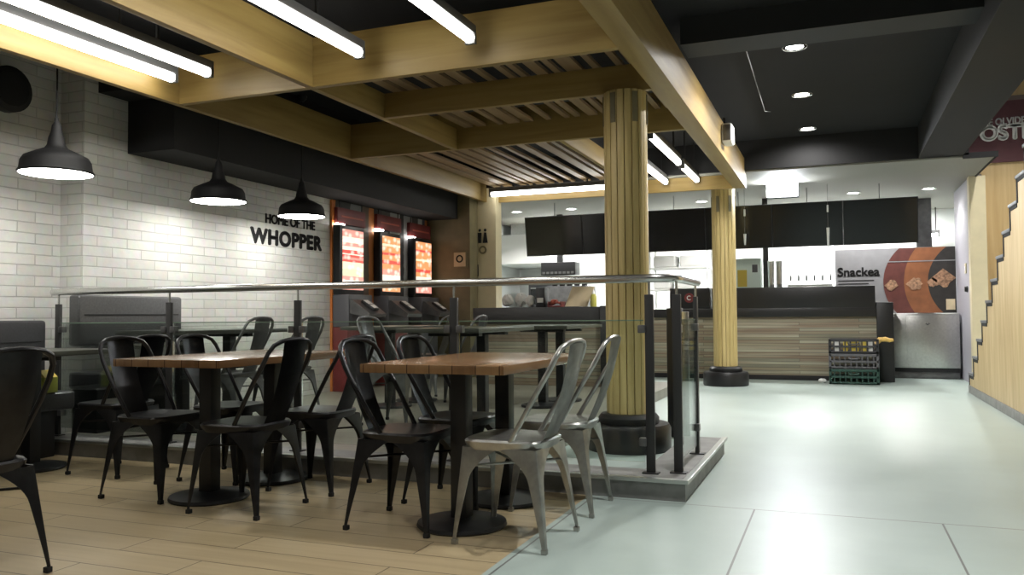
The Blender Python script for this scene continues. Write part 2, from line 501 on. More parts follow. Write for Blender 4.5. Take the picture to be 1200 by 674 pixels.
# ------------------------------------------------------------------ pergola
ZB0, ZB1 = 2.62, 2.98
perg = thing('wooden_pergola', 'pale pine beam grid hung under the black ceiling with brown slats on top', 'ceiling beams', (-2.9, 4.9, ZB0))
for i, (x, y0, y1) in enumerate([(-4.72, -2.5, 11.3), (-3.5, 4.955, 7.35), (-3.5, -2.5, 4.9), (-1.22, -2.5, 11.0)]):
    b = BM()
    w = .16 if i == 3 else .055
    box(b, x, x + w, y0, y1, ZB0, ZB1 if i != 1 else (ZB0 + .205), .004)
    obj('beam', b, M_beam_y, perg)
for (y, x0, x1) in [(1.6, -4.665, -3.5), (1.6, -3.445, -1.22), (4.9, -4.665, -1.22), (5.9, -3.445, -1.22), (7.3, -4.665, -1.22), (11.0, -4.665, -1.06)]:
    b = BM(); box(b, x0, x1, y, y + .055, ZB0 + (.002 if y < 10 else 0), (ZB0 + .205) if 5 < y < 7 else ZB1 - .002, .004)
    obj('beam', b, M_beam_x, perg)
b = BM(); box(b, -2.42, -2.37, 7.356, 11.0, ZB0 + .01, ZB0 + .204, .004)
obj('beam', b, M_beam_y, perg)
xs = []
x = -3.36
while x < -1.35:
    w = random.choice([.05, .09, .12])
    xs.append((x, w)); x += w + random.choice([.05, .08, .13])
for (x, w) in xs:
    b = BM(); box(b, x, x + w, 4.96, 7.298, ZB0 + .204, ZB0 + .23)
    obj('slat', b, M_slat, perg)
x = -4.55
while x < -2.5:
    w = random.choice([.05, .09, .12])
    b = BM(); box(b, x, x + w, 7.357, 11.0, ZB0 + .204, ZB0 + .23)
    obj('slat', b, M_slat, perg)
    x += w + random.choice([.05, .08, .13])
# hangers up to the ceiling
for (x, y) in [(-4.69, 2.0), (-4.69, 6), (-4.69, 9.5), (-1.14, 2.0), (-1.14, 5.5), (-1.14, 9.5)]:
    b = BM(); box(b, x - .01, x + .01, y - .01, y + .01, ZB1 - .01, 3.21)
    obj('hanger', b, M_black, perg)

# ------------------------------------------------------------------ columns
def column(y, label):
    t = thing('wooden_column', label, 'column', (-1.43, y, 0), 'fluted wooden columns')
    b = BM(); lathe(b, [(.30, 0), (.305, .02), (.305, .16), (.29, .19), (.0001, .19)], (-1.43, y, 0), 40, cap1=False)
    obj('plinth', b, M_pedestal, t)
    b = BM(); lathe(b, [(.215, .19), (.22, .20), (.22, .235), (.20, .26), (.16, .265)], (-1.43, y, 0), 40)
    obj('collar', b, M_pedestal, t)
    b = BM()
    n = 18; pts = []
    for k in range(n):
        a0 = 2 * PI * k / n; da = 2 * PI / n
        for f, r in ((.0, .135), (.07, .157), (.5, .160), (.93, .157), (.999, .135)):
            pts.append((-1.43 + r * math.cos(a0 + f * da), y + r * math.sin(a0 + f * da)))
    prism(b, pts, 'z', .26, ZB0 - .001 if y < 10 else 2.80)
    obj('shaft', b, M_colwood, t)
    for k in range(0, n, 3):
        b = BM()
        a = 2 * PI * (k + .5) / n
        c, s = math.cos(a), math.sin(a)
        vs = box(b, -.02, .02, -.006, .006, 2.38, 2.60)
        bmesh.ops.rotate(b, verts=vs, cent=(0, 0, 0), matrix=Matrix.Rotation(a + PI / 2, 3, 'Z'))
        bmesh.ops.translate(b, verts=vs, vec=(-1.43 + .158 * c, y + .158 * s, 0))
        obj('notch_strip', b, M_olive, t)
    return t
column(5.95, 'round slatted pine column on black plinth behind the glass railing corner')
column(11.65, 'round slatted pine column on black plinth in front of the plank counter')

# ------------------------------------------------------------------ tube lights
def tube_light(x0, y0, x1, y1, z, label, group='tube lights in the pergola', on=M_tube):
    along_y = abs(y1 - y0) > abs(x1 - x0)
    cx, cy = (x0 + x1) / 2, (y0 + y1) / 2
    t = thing('tube_light', label, 'ceiling light', (cx, cy, z), group)
    b = BM()
    if along_y: box(b, cx - .034, cx + .034, y0, y1, z + .028, z + .085, .006)
    else: box(b, x0, x1, cy - .034, cy + .034, z + .028, z + .085, .006)
    obj('housing', b, M_tubewhite, t)
    b = BM()
    if along_y: tube(b, [(cx, y0 + .03, z), (cx, y1 - .03, z)], .034, 12)
    else: tube(b, [(x0 + .03, cy, z), (x1 - .03, cy, z)], .034, 12)
    obj('tube', b, on, t)
    for e in (0, 1):
        b = BM()
        if along_y:
            yy = (y0 if e == 0 else y1 - .03); box(b, cx - .036, cx + .036, yy, yy + .03, z - .036, z + .04, .004)
        else:
            xx = (x0 if e == 0 else x1 - .03); box(b, xx, xx + .03, cy - .036, cy + .036, z - .036, z + .04, .004)
        obj('end_cap', b, M_tubewhite, t)
    if along_y:
        for f in (.2, .8):
            b = BM()
            yy = y0 + (y1 - y0) * f; box(b, cx - .008, cx + .008, yy - .008, yy + .008, z + .08, 3.2); obj('hanging_rod', b, M_black, t)
    else:
        for f in (.2, .8):
            b = BM()
            xx = x0 + (x1 - x0) * f; box(b, xx - .008, xx + .008, cy - .008, cy + .008, z + .08, ZB0 + .205); obj('hanging_rod', b, M_black, t)
    return t
tube_light(-4.52, 2.2, -4.52, 4.70, 2.75, 'white tube light next to the outer beam above the pendant lamps, leftmost tube')
tube_light(-4.19, 2.2, -4.19, 4.70, 2.75, 'white tube light second from the left, parallel to the leftmost tube')
tube_light(-2.95, 2.2, -2.95, 4.74, 2.75, 'white tube light in the middle of the front bay, third from the left')
tube_light(-2.14, 2.2, -2.14, 4.76, 2.75, 'white tube light in the front bay, the one nearest the right beam')
tube_light(-1.68, 8.0, -1.68, 9.62, 2.75, 'white tube light behind the near column, first of two in one line')
tube_light(-1.68, 9.80, -1.68, 10.97, 2.75, 'white tube light nearest the far column, second of two in one line')
tube_light(-2.09, 9.3, -2.09, 10.97, 2.75, 'white tube light close behind the near column, left of the pair in line')
tube_light(-4.55, 10.72, -2.75, 10.72, 2.70, 'crosswise white tube light at the far end of the pergola, before the kitchen')

# ------------------------------------------------------------------ pendant lamps
def pendant(x, y, zr, label):
    t = thing('pendant_lamp', label, 'pendant lamp', (x, y, zr), 'black pendant lamps along the brick wall')
    prof = [(.232, 0), (.238, .012), (.225, .03), (.218, .085), (.20, .115), (.13, .150), (.075, .175), (.058, .20), (.05, .25), (.036, .29), (.03, .335), (.014, .36), (.0135, .385)]
    inner = [(.0001, .10), (.10, .10), (.19, .08), (.222, .012), (.232, 0)]
    b = BM(); lathe(b, inner + prof[1:], (x, y, zr), 40, cap0=False)
    obj('lamp_shade', b, M_black, t)
    b = BM(); lathe(b, [(.0001, .002), (.226, .002), (.226, .012), (.0001, .012)], (x, y, zr), 36, cap0=False, cap1=False)
    obj('diffuser', b, M_pend, t)
    b = BM(); tube(b, [(x, y, zr + .38), (x, y, 3.16)], .006, 8)
    obj('cord', b, M_black, t)
    b = BM(); lathe(b, [(.02, -.06), (.05, -.03), (.055, 0)], (x, y, 3.2), 20)
    obj('ceiling_cap', b, M_black, t)
pendant(-4.95, 4.07, 1.97, 'black dome pendant lamp nearest, leftmost of the three by the brick wall')
pendant(-4.95, 5.66, 1.98, 'black dome pendant lamp, middle one of the three by the brick wall')
pendant(-4.95, 6.85, 1.98, 'black dome pendant lamp hanging before the wall lettering')

# ------------------------------------------------------------------ ceiling spots and downlights
def downlight(x, y, z, label, group, watt, ang=110, col=(1, .98, .95), lamp=True, r=.07):
    t = thing('downlight', label, 'ceiling light', (x, y, z), group)
    b = BM(); lathe(b, [(r + .03, -.008), (r + .03, .004), (r, .004), (r, -.004)], (x, y, z), 28, cap0=False, cap1=False)
    obj('trim_ring', b, M_white, t)
    b = BM(); lathe(b, [(.0001, -.003), (r, -.003), (r, .002)], (x, y, z), 24, cap0=False)
    obj('lens', b, M_down, t)
    if lamp:
        L = bpy.data.lights.new('downlight_beam', 'SPOT'); L.energy = watt; L.color = col
        L.spot_size = math.radians(ang); L.spot_blend = .6; L.shadow_soft_size = r * .7
        o = bpy.data.objects.new('downlight_beam', L); COL.objects.link(o)
        o.location = (x, y, z - .012)
for i, (y, nm) in enumerate([(7.18, 'spot in the black ceiling nearest the viewer, just behind the dark beam'),
                             (8.79, 'spot in the black ceiling, middle of the row of three'),
                             (10.45, 'spot in the black ceiling farthest back, closest to the kitchen')]):
    downlight(-.28, y, 3.2, 'round white ' + nm, 'black ceiling spots', 150 if i < 2 else 45, 165)
for i, (x, nm) in enumerate([(1.3, 'at the right end of the kitchen row by the passage'), (.28, 'second from the right in the kitchen row'),
                             (-1.99, 'in the kitchen row between the two columns'), (-4.19, 'left of the near column above the menu screens'),
                             (-5.2, 'at the left end of the kitchen row by the cream wall')]):
    downlight(x, 13.45, 2.8, 'round white downlight ' + nm, 'kitchen downlights', 110 if x < 1 else 40, 130)
# floodlight before the menu screens
t = thing('floodlight', 'glaring rectangular white floodlight above the menu screens', 'floodlight', (-.67, 12.1, 2.72))
b = BM(); box(b, -.89, -.45, 12.05, 12.17, 2.60, 2.80, .01); obj('housing', b, M_tubewhite, t)
b = BM(); box(b, -.87, -.47, 12.035, 12.05, 2.62, 2.79); obj('lens', b, emis('flood_glow', (.90, .95, 1.), 75.), t)

# ------------------------------------------------------------------ chairs
def make_chair():
    t = thing('dining_chair', 'x', 'chair')
    m = M_darkmetal
    # seat: pressed plate with a rolled skirt, slightly dished
    b = BM()
    n = 36
    def ring(hx, hy, z, e=4.5, dish=0):
        out = []
        for k in range(n):
            a = 2 * PI * k / n
            c, s = math.cos(a), math.sin(a)
            x = hx * math.copysign(abs(c) ** (2 / e), c); y = hy * math.copysign(abs(s) ** (2 / e), s)
            out.append(b.verts.new((x, y * (1 + .06 * x / hx), z)))
        return out
    rs = [ring(.174, .174, .405), ring(.184, .182, .43), ring(.186, .184, .440), ring(.178, .176, .449), ring(.14, .14, .447), ring(.07, .07, .442)]
    for p, q in zip(rs, rs[1:]):
        for k in range(n):
            b.faces.new((p[k], p[(k + 1) % n], q[(k + 1) % n], q[k]))
    b.faces.new(rs[-1]); b.faces.new(rs[0][::-1])
    obj('seat', b, m, t)
    # back splat
    b = BM()
    rows = 10; cols = 8
    g = []
    for i in range(rows + 1):
        f = i / rows
        z = .445 + (.862 - .445) * f
        fx = -.165 - .135 * f - .02 * math.sin(f * PI)
        hw = .082 + .012 * f
        row = []
        for j in range(cols + 1):
            s = -1 + 2 * j / cols
            row.append(b.verts.new((fx - .018 * (1 - s * s) * (.4 + .6 * f), hw * s, z - .006 * s * s)))
        g.append(row)
    for i in range(rows):
        for j in range(cols):
            b.faces.new((g[i][j], g[i][j + 1], g[i + 1][j + 1], g[i + 1][j]))
    bmesh.ops.solidify(b, geom=b.faces[:], thickness=.004)
    obj('backrest', b, m, t)
    # hoop
    b = BM()
    pts = []
    def P(u):
        # u in 0..1 half: from the seat edge up to the top centre
        return None
    side = [(-.045, .165, .43), (-.075, .17, .48), (-.13, .178, .57), (-.19, .182, .67), (-.235, .178, .745), (-.264, .170, .805), (-.280, .148, .841), (-.292, .105, .860), (-.298, .05, .868), (-.30, 0, .870)]
    pts = side + [(x, -y, z) for x, y, z in side[-2::-1]]
    tube(b, pts, .0115, 10)
    obj('back_hoop', b, m, t)
    # legs: folded sheet, arching into each other under the seat
    for sx in (1, -1):
        for sy in (1, -1):
            b = BM()
            N = 20
            L = []
            for i in range(N + 1):
                f = i / N                       # 0 floor .. 1 seat
                z = .018 + (.415 - .018) * f
                cx = sx * (.208 - .034 * f + (.02 * (1 - f) if sx < 0 else 0)); cy = sy * (.208 - .034 * f)
                w = .018 + .050 * f ** 1.15 + .105 * max(0, (f - .66) / .34) ** 1.9
                L.append((Vector((cx, cy, z)), w))
            prev = None
            for c, w in L:
                row = [b.verts.new(c + Vector((-sx * w, 0, 0))), b.verts.new(c + Vector((-sx * .012, 0, 0))), b.verts.new(c + Vector((-sx * .003, -sy * .003, 0))),
                       b.verts.new(c + Vector((0, -sy * .012, 0))), b.verts.new(c + Vector((0, -sy * w, 0)))]
                if prev:
                    for k in range(4):
                        b.faces.new((prev[k], prev[k + 1], row[k + 1], row[k]))
                prev = row
            bmesh.ops.recalc_face_normals(b, faces=b.faces[:])
            bmesh.ops.solidify(b, geom=b.faces[:], thickness=.004)
            lg = obj('leg', b, m, t)
            b = BM()
            c, w = L[0]
            xx = sorted((c.x + sx * .002, c.x - sx * .023)); yy = sorted((c.y + sy * .002, c.y - sy * .023))
            box(b, xx[0], xx[1], yy[0], yy[1], 0, .022, .004)
            obj('foot_cap', b, M_rubber, lg)
    # crossed brace under the seat
    b = BM()
    tube(b, [(.165, .165, .33), (-.165, -.165, .33)], .006, 6)
    tube(b, [(.165, -.165, .338), (-.165, .165, .338)], .006, 6)
    obj('cross_brace', b, m, t)
    return t
chair0 = make_chair()
PZ = .11
GB = 'black metal chairs round the wooden tables'
chairs = [
 (-1.90, 3.47, 0, 0, 'dark', 'black metal chair facing the two silver chairs, nearer of the two across that table'),
 (-1.90, 4.02, 0, 0, 'dark', 'black metal chair facing the two silver chairs, the one close to the railing'),
 (-1.34, 3.42, 180, 0, 'silver', 'silver metal chair in front, closest to the open tile floor'),
 (-1.34, 4.06, 180, 0, 'silver', 'silver metal chair standing behind the other silver one, by the railing curb'),
 (-3.53, 3.58, 0, 0, 'dark', 'black metal chair on the left side of the middle table, nearer one'),
 (-3.48, 4.10, 0, 0, 'dark', 'black metal chair on the left side of the middle table, by the railing'),
 (-2.84, 3.47, 180, 0, 'dark', 'black metal chair on the right side of the middle table, nearer one'),
 (-2.80, 4.04, 180, 0, 'dark', 'black metal chair on the right side of the middle table, by the railing'),
 (-3.07, 2.13, 180, 0, 'dark', 'large dark chair cut by the left edge, its splat nearest the viewer'),
 (-4.32, 4.02, 180, 0, 'dark', 'black chair beside the table by the wall bench, before the padded backrest'),
 (-4.42, 5.20, 180, PZ, 'grey', 'grey metal chair behind the railing facing the wall bench, nearer one'),
 (-4.39, 5.85, 180, PZ, 'grey', 'grey metal chair behind the railing facing the wall bench, farther one'),
 (-3.33, 5.90, 0, PZ, 'grey', 'metal chair behind the railing in front of the first order kiosk'),
 (-4.25, 8.20, 180, PZ, 'grey', 'grey metal chair far back, standing before the third order kiosk'),
 (-3.48, 7.30, 180, PZ, 'grey', 'grey metal chair far back, before the cream wall and dark counter'),
]
first = True
for (x, y, deg, z, kind, lab) in chairs:
    grp = {'dark': GB, 'silver': 'two silver chairs', 'grey': 'grey chairs behind the railing'}[kind]
    if first:
        c = chair0; c.location = (x, y, z); c.rotation_euler = (0, 0, math.radians(deg)); c['label'] = lab; c['group'] = grp
        first = False
    else:
        c = dup(chair0, (x, y, z), math.radians(deg + random.uniform(-3, 3)), lab, grp)
    if kind != 'dark':
        for ch in c.children_recursive:
            if ch.name.startswith('foot') and kind != 'silver': continue
            ch.material_slots[0].link = 'OBJECT'
            ch.material_slots[0].material = M_silver if kind == 'silver' else M_greymetal

# ------------------------------------------------------------------ tables
def make_table(dark=False):
    t = thing('dining_table', 'x', 'table')
    b = BM(); box(b, -.35, .35, -.60, .60, .728 + (.014 if dark else 0), .768 + (.008 if dark else 0), .006)
    obj('tabletop', b, M_tabledark if dark else M_table, t)
    for s in (-1, 1):
        y = .27 * s
        b = BM()
        lathe(b, [(.205, 0), (.212, .008), (.208, .022), (.10, .034), (.06, .042)], (0, y, 0), 36)
        base = obj('pedestal_base', b, M_pedestal, t)
        b = BM(); box(b, -.04, .04, y - .04, y + .04, .03, .715, .006)
        obj('pedestal_post', b, M_pedestal, t)
        b = BM(); box(b, -.22, .22, y - .035, y + .035, .71, .7425 if dark else .7285, .003)
        obj('top_bracket', b, M_pedestal, t)
    return t
table0 = make_table(); table1 = None
tables = [
 (-1.65, 3.80, 0, 'brown wood plank table with the two silver chairs at it'),
 (-3.19, 3.86, 0, 'brown wood plank table in the middle with four black chairs around'),
 (-4.93, 3.62, 0, 'dark wood table at the left beside the black wall bench'),
 (-3.80, 2.15, 0, 'wood plank table at the left edge in front of the large dark chair'),
 (-4.80, 5.36, PZ, 'table behind the railing by the grey padded wall bench'),
 (-2.80, 6.15, PZ, 'table behind the railing in the middle, before the dark counter'),
 (-4.02, 7.25, PZ, 'table behind the railing in front of the order kiosks'),
 (-2.62, 7.72, PZ, 'table behind the railing farthest right, closest to the near column'),
]
for i, (x, y, z, lab) in enumerate(tables):
    g = 'wood plank tables on two black pedestals'
    if (z > 0 or i == 2) and table1 is None:
        table1 = make_table(True); table1.location = (x, y, z); table1['label'] = lab; table1['group'] = g
    elif i == 0:
        table0.location = (x, y, z); table0['label'] = lab; table0['group'] = g
    else:
        dup(table1 if z > 0 else table0, (x, y, z), 0, lab, g)

# ------------------------------------------------------------------ wall benches
def bench(x0, y0, y1, z0, label, ztop, low, dep):
    t = thing('wall_bench', label, 'bench', (x0, (y0 + y1) / 2, z0), 'padded benches along the brick wall')
    b = BM(); box(b, x0 + .02, x0 + dep - .06, y0 + .03, y1 - .12, z0, z0 + .33, .01); obj('base', b, M_black, t)
    b = BM(); box(b, x0 + .01, x0 + dep, y0, y1, z0 + .33, z0 + .46, .03, 3); obj('seat_cushion', b, M_leather, t)
    b = BM(); box(b, x0 + .005, x0 + .12, y0, y1, low, ztop, .03, 3); obj('backrest', b, M_leathergrey if z0 > 0 else M_leather, t)
    b = BM(); box(b, x0 + .115, x0 + .125, y0 + .05, y1 - .05, ztop - .16, ztop - .15, .003); obj('piping', b, M_black, t)
bench(-5.57, 2.4, 4.42, 0, 'black padded wall bench at the left edge, table in front of it', .97, .46, .42)
bench(-5.495, 4.63, 5.70, PZ, 'grey padded wall bench behind the railing, its wide backrest under the lamps', 1.165, .77, .34)

t = thing('small_carton', 'small yellow green carton left on the black wall bench', 'carton', (-5.2, 4.22, .46))
b = BM(); box(b, -5.27, -5.15, 4.16, 4.27, .462, .57, .006); obj('body', b, mat('carton_green', (.30, .33, .05), .5), t)
b = BM(); prism(b, [(-5.27, .57), (-5.15, .57), (-5.21, .62)], 'y', 4.165, 4.265); obj('gable_top', b, M_yellow, t)
# ------------------------------------------------------------------ glass railing
rl = thing('glass_railing', 'steel handrail on dark posts with clear glass panels along the curb', 'railing', (-3.2, 4.5, .11))
b = BM()
pts = [(-5.495, 4.5, 1.18), (-4, 4.5, 1.18), (-2, 4.5, 1.18), (-.98, 4.5, 1.18)]
for k in range(1, 8):
    a = PI / 2 * k / 8
    pts.append((-.98 + .16 * math.sin(a), 4.5 + .16 * (1 - math.cos(a)), 1.18))
pts += [(-.82, 4.68, 1.18), (-.82, 5.30, 1.18)]
tube(b, pts, .024, 14)
obj('handrail', b, M_rail, rl)
posts = [(-5.43, 4.5, 0), (-4.36, 4.5, 0), (-3.28, 4.5, 0), (-2.15, 4.5, 0), (-.96, 4.5, 0), (-.82, 4.56, 1), (-.82, 5.22, 1)]
for (x, y, ori) in posts:
    b = BM()
    if ori == 0 or y < 5: box(b, x - .024, x + .024, y - .012, y + .012, .11, 1.09, .003)
    else: box(b, x - .012, x + .012, y - .024, y + .024, .11, 1.09, .003)
    p = obj('post', b, M_post, rl)
    b = BM(); box(b, x - .045, x + .045, y - .03, y + .03, .109, .118, .002)
    obj('foot_plate', b, M_post, p)
    b = BM(); tube(b, [(x, y, 1.085), (x, y, 1.165)], .007, 8)
    obj('rail_pin', b, M_rail, p)
    for zc in (.28, .90):
        for s in (-1, 1):
            b = BM()
            if ori == 0:
                if x < -5.4 and s < 0: b.free(); continue
                if x > -1 and s > 0: b.free(); continue
                box(b, *sorted((x + s * .02, x + s * .062)), y - .022, y + .022, zc - .022, zc + .022, .005)
            else:
                if (y < 5 and s < 0) or (y > 5 and s > 0): b.free(); continue
                box(b, x - .022, x + .022, *sorted((y + s * .008, y + s * .06)), zc - .022, zc + .022, .005)
            obj('glass_clamp', b, M_greymetal, p)
def glass_panel(x0, x1, y0, y1):
    b = BM(); box(b, x0, x1, y0, y1, .17, .945)
    g = obj('glass_panel', b, M_glass, rl, smooth=False)
    b = BM(); box(b, x0, x1, y0, y1, .945, .951)
    obj('glass_edge', b, M_glassedge, g, smooth=False)
for a, c in zip(posts[:4], posts[1:5]):
    glass_panel(a[0] + .035, c[0] - .035, 4.496, 4.506)
glass_panel(-.825, -.815, 4.60, 5.18)

# ------------------------------------------------------------------ left wall: lettering, kiosks, mural
o = text('wall_lettering', 'HOME OF THE', (-5.497, 6.98, 1.965), ROT_LEFT, .135, M_ink, bold=.0, smear=.004)
tag(o, 'small black hand-cut lettering line on white brick, above the bigger word', 'lettering')
o = text('wall_lettering', 'WHOPPER', (-5.497, 6.76, 1.745), ROT_LEFT, .215, M_ink, bold=.0, spacing=1.10, sx=1.13, smear=.011)
tag(o, 'large black lettering on white brick, right under the last pendant lamp', 'lettering')

mural_stops = [(0, (.55, .17, .035)), (.03, (.05, .05, .05)), (.16, (.22, .22, .22)), (.27, (.10, .07, .05)), (.33, (.42, .15, .04)), (.38, (.06, .06, .065)),
               (.46, (.10, .10, .10)), (.55, (.42, .42, .42)), (.66, (.02, .02, .022)), (.70, (.30, .30, .31)), (.80, (.06, .06, .06)), (.87, (.42, .42, .43)), (.92, (.05, .05, .07)), (.955, (.55, .19, .04))]
b = BM(); box(b, -5.498, -5.47, 8.16, 10.595, .112, 2.355)
M_mural = bands('printed_mural', 'Y', 8.16, 10.6, mural_stops, noise=.12)
tag(obj('mural_panel', b, M_mural, smooth=False), 'printed wall panel of grey, black and orange stripes behind the kiosks', 'wall panel')

def screen_mat(name, stops):
    m = bands(name, 'Z', -.5, .5, stops, rough=.3, noise=.10, emit=.75)
    nt = m.node_tree
    b = nt.nodes['Principled BSDF']
    src = b.inputs['Base Color'].links[0].from_socket
    tc = nt.nodes.new('ShaderNodeTexCoord')
    vo = nt.nodes.new('ShaderNodeTexVoronoi'); vo.inputs['Scale'].default_value = 9
    nt.links.new(tc.outputs['Object'], vo.inputs['Vector'])
    r = nt.nodes.new('ShaderNodeValToRGB')
    r.color_ramp.elements[0].position = .25; r.color_ramp.elements[0].color = (.55, .55, .55, 1)
    r.color_ramp.elements[1].position = .5; r.color_ramp.elements[1].color = (0, 0, 0, 1)
    nt.links.new(vo.outputs['Distance'], r.inputs['Fac'])
    mx = nt.nodes.new('ShaderNodeMix'); mx.data_type = 'RGBA'
    nt.links.new(r.outputs['Color'], mx.inputs['Factor']); nt.links.new(src, mx.inputs['A']); mx.inputs['B'].default_value = (.85, .74, .66, 1)
    nt.links.new(mx.outputs['Result'], b.inputs['Base Color']); nt.links.new(mx.outputs['Result'], b.inputs['Emission Color'])
    return m
cream_ = (.72, .60, .42); red_ = (.52, .07, .05); pink_ = (.66, .24, .19); org_ = (.66, .26, .10); wht = (.72, .62, .52); grn = (.50, .52, .34)
SC = [screen_mat('menu_screen_red', [(0, pink_), (.08, wht), (.16, pink_), (.22, grn), (.34, cream_), (.46, red_), (.50, pink_), (.54, red_), (.58, wht), (.60, red_), (.66, wht), (.72, pink_), (.78, wht), (.88, pink_)]),
      screen_mat('menu_screen_orange', [(0, org_), (.10, wht), (.14, wht), (.30, pink_), (.40, org_), (.50, red_), (.56, org_), (.66, red_), (.70, org_), (.82, cream_), (.86, org_)]),
      screen_mat('menu_screen_amber', [(0, pink_), (.12, pink_), (.18, wht), (.32, org_), (.40, red_), (.46, org_), (.62, cream_), (.66, org_), (.80, red_), (.84, org_)])]
def kiosk(yc, zt, zb, k, label):
    t = thing('order_kiosk', label, 'kiosk', (-5.40, yc, PZ), 'three order kiosks by the wall')
    b = BM(); box(b, -5.47, -5.27, yc - .26, yc + .26, PZ, .86, .012); obj('pedestal', b, M_red if k < 2 else M_greycrate, t)
    b = BM(); box(b, -5.47, -5.25, yc - .26, yc + .26, .86, zb - .06, .012); obj('cabinet', b, M_greycrate, t)
    b = BM(); box(b, -5.46, -5.36, yc - .27, yc + .25, zb - .06, zt + .05, .012); sc = obj('screen_housing', b, M_countblack, t)
    org = Vector(t['org'])
    b = BM(); box(b, -.006, .006, -.22, .22, -.5, .5)
    s = (zt - zb)
    d = obj('screen', b, SC[k], None, smooth=False)
    d.parent = sc
    d.location = Vector((-5.355, yc, (zt + zb) / 2)) - org; d.scale = (1, 1, s)
    # sloping shelf with card terminal
    b = BM(); prism(b, [(-5.26, zb - .28), (-5.26, zb - .12), (-5.22, zb - .12), (-4.98, zb - .29), (-5.0, zb - .33)], 'y', yc - .24, yc + .14)
    sh = obj('shelf', b, M_greymetal, t)
    b = BM()
    vs = box(b, -.10, .10, -.06, .06, 0, .035, .008)
    bmesh.ops.rotate(b, verts=b.verts[:], cent=(0, 0, 0), matrix=Matrix.Rotation(math.radians(32), 3, 'Y'))
    bmesh.ops.translate(b, verts=b.verts[:], vec=(-5.10, yc - .05, zb - .205))
    cr = obj('card_reader', b, M_countblack, sh)
    b = BM()
    for i in range(3):
        for j in range(3):
            box(b, -.085 + i * .03, -.065 + i * .03, -.045 + j * .033, -.022 + j * .033, .034, .042)
    box(b, .015, .085, -.045, .045, .034, .038)
    bmesh.ops.rotate(b, verts=b.verts[:], cent=(0, 0, 0), matrix=Matrix.Rotation(math.radians(32), 3, 'Y'))
    bmesh.ops.translate(b, verts=b.verts[:], vec=(-5.10, yc - .05, zb - .205))
    obj('keypad', b, M_paper, sh)
kiosk(8.43, 2.01, 1.30, 0, 'order kiosk with red and white screen, nearest the brick wall lettering')
kiosk(9.34, 2.01, 1.30, 1, 'order kiosk with orange screen, middle one of three')
kiosk(10.24, 2.01, 1.30, 2, 'order kiosk with orange and pink screen, beside the olive pillar')
for (yc, z0, lab) in [(8.52, 2.06, 'red sign board on the wall above the nearest order kiosk'), (9.42, 2.08, 'red sign board on the wall above the middle order kiosk'), (10.28, 2.06, 'red sign board on the wall above the order kiosk by the olive pillar')]:
    t = thing('kiosk_sign', lab, 'sign', (-5.3, yc, z0), 'red boards over the kiosks')
    b = BM(); box(b, -5.468, -5.42, yc - .32, yc + .30, z0 + .02, z0 + .21, .006); obj('board', b, M_red, t)
    b = BM(); box(b, -5.42, -5.416, yc - .24, yc + .24, z0 + .10, z0 + .12); obj('print_line', b, M_pink, t)
    b = BM(); box(b, -5.46, -5.41, yc - .33, yc - .18, z0 + .0, z0 + .02, .004); obj('strip_lamp', b, M_pend, t)
    b = BM()
    for s in (-.25, .25): box(b, -5.45, -5.44, yc + s - .005, yc + s + .005, z0 + .2, 2.36)
    obj('hanger', b, M_black, t)

# pillar notice and posters on the cream wall
t = thing('notice_board', 'small framed notice on the olive pillar beside the kiosks', 'notice', (-4.96, 10.6, 1.78))
b = BM(); box(b, -5.07, -4.85, 10.58, 10.6, 1.66, 1.90, .004); obj('frame', b, M_olive, t)
b = BM(); box(b, -5.05, -4.87, 10.575, 10.582, 1.68, 1.88); obj('sheet', b, M_beige, t)
b = BM(); lathe(b, [(.055, 0), (.055, .006), (.035, .006), (.035, 0)], (0, 0, 0), 24, False, False)
bmesh.ops.rotate(b, verts=b.verts[:], cent=(0, 0, 0), matrix=Matrix.Rotation(PI / 2, 3, 'X')); bmesh.ops.translate(b, verts=b.verts[:], vec=(-4.96, 10.576, 1.79)); obj('emblem', b, M_ink, t)
t = thing('wall_sign', 'two small black figures over a round mark on the cream wall', 'sign', (-4.72, 10.88, 2.02))
for i, x in enumerate((-4.775, -4.69)):
    b = BM()
    sphere(b, (x, 10.87, 2.215), .022, 1, .3, 1, 14)
    prism(b, [(x - .03, 2.18), (x + .03, 2.18), (x + .022, 2.03), (x - .022, 2.03)] if i == 0 else [(x - .015, 2.18), (x + .015, 2.18), (x + .038, 2.03), (x - .038, 2.03)], 'y', 10.865, 10.882)
    obj('figure', b, M_ink, t)
b = BM(); lathe(b, [(.06, 0), (.06, .008), (.035, .008), (.035, 0)], (0, 0, 0), 20, False, False)
bmesh.ops.rotate(b, verts=b.verts[:], cent=(0, 0, 0), matrix=Matrix.Rotation(PI / 2, 3, 'X')); bmesh.ops.translate(b, verts=b.verts[:], vec=(-4.73, 10.876, 1.93)); obj('round_mark', b, M_olive, t)
t = thing('paper_notice', 'small black-framed white notice low on the cream wall', 'notice', (-4.8, 10.88, 1.7))
b = BM(); box(b, -4.90, -4.80, 10.86, 10.88, 1.55, 1.72, .003); obj('frame', b, M_ink, t)
b = BM(); box(b, -4.89, -4.81, 10.855, 10.862, 1.565, 1.705); obj('sheet', b, M_paper, t)

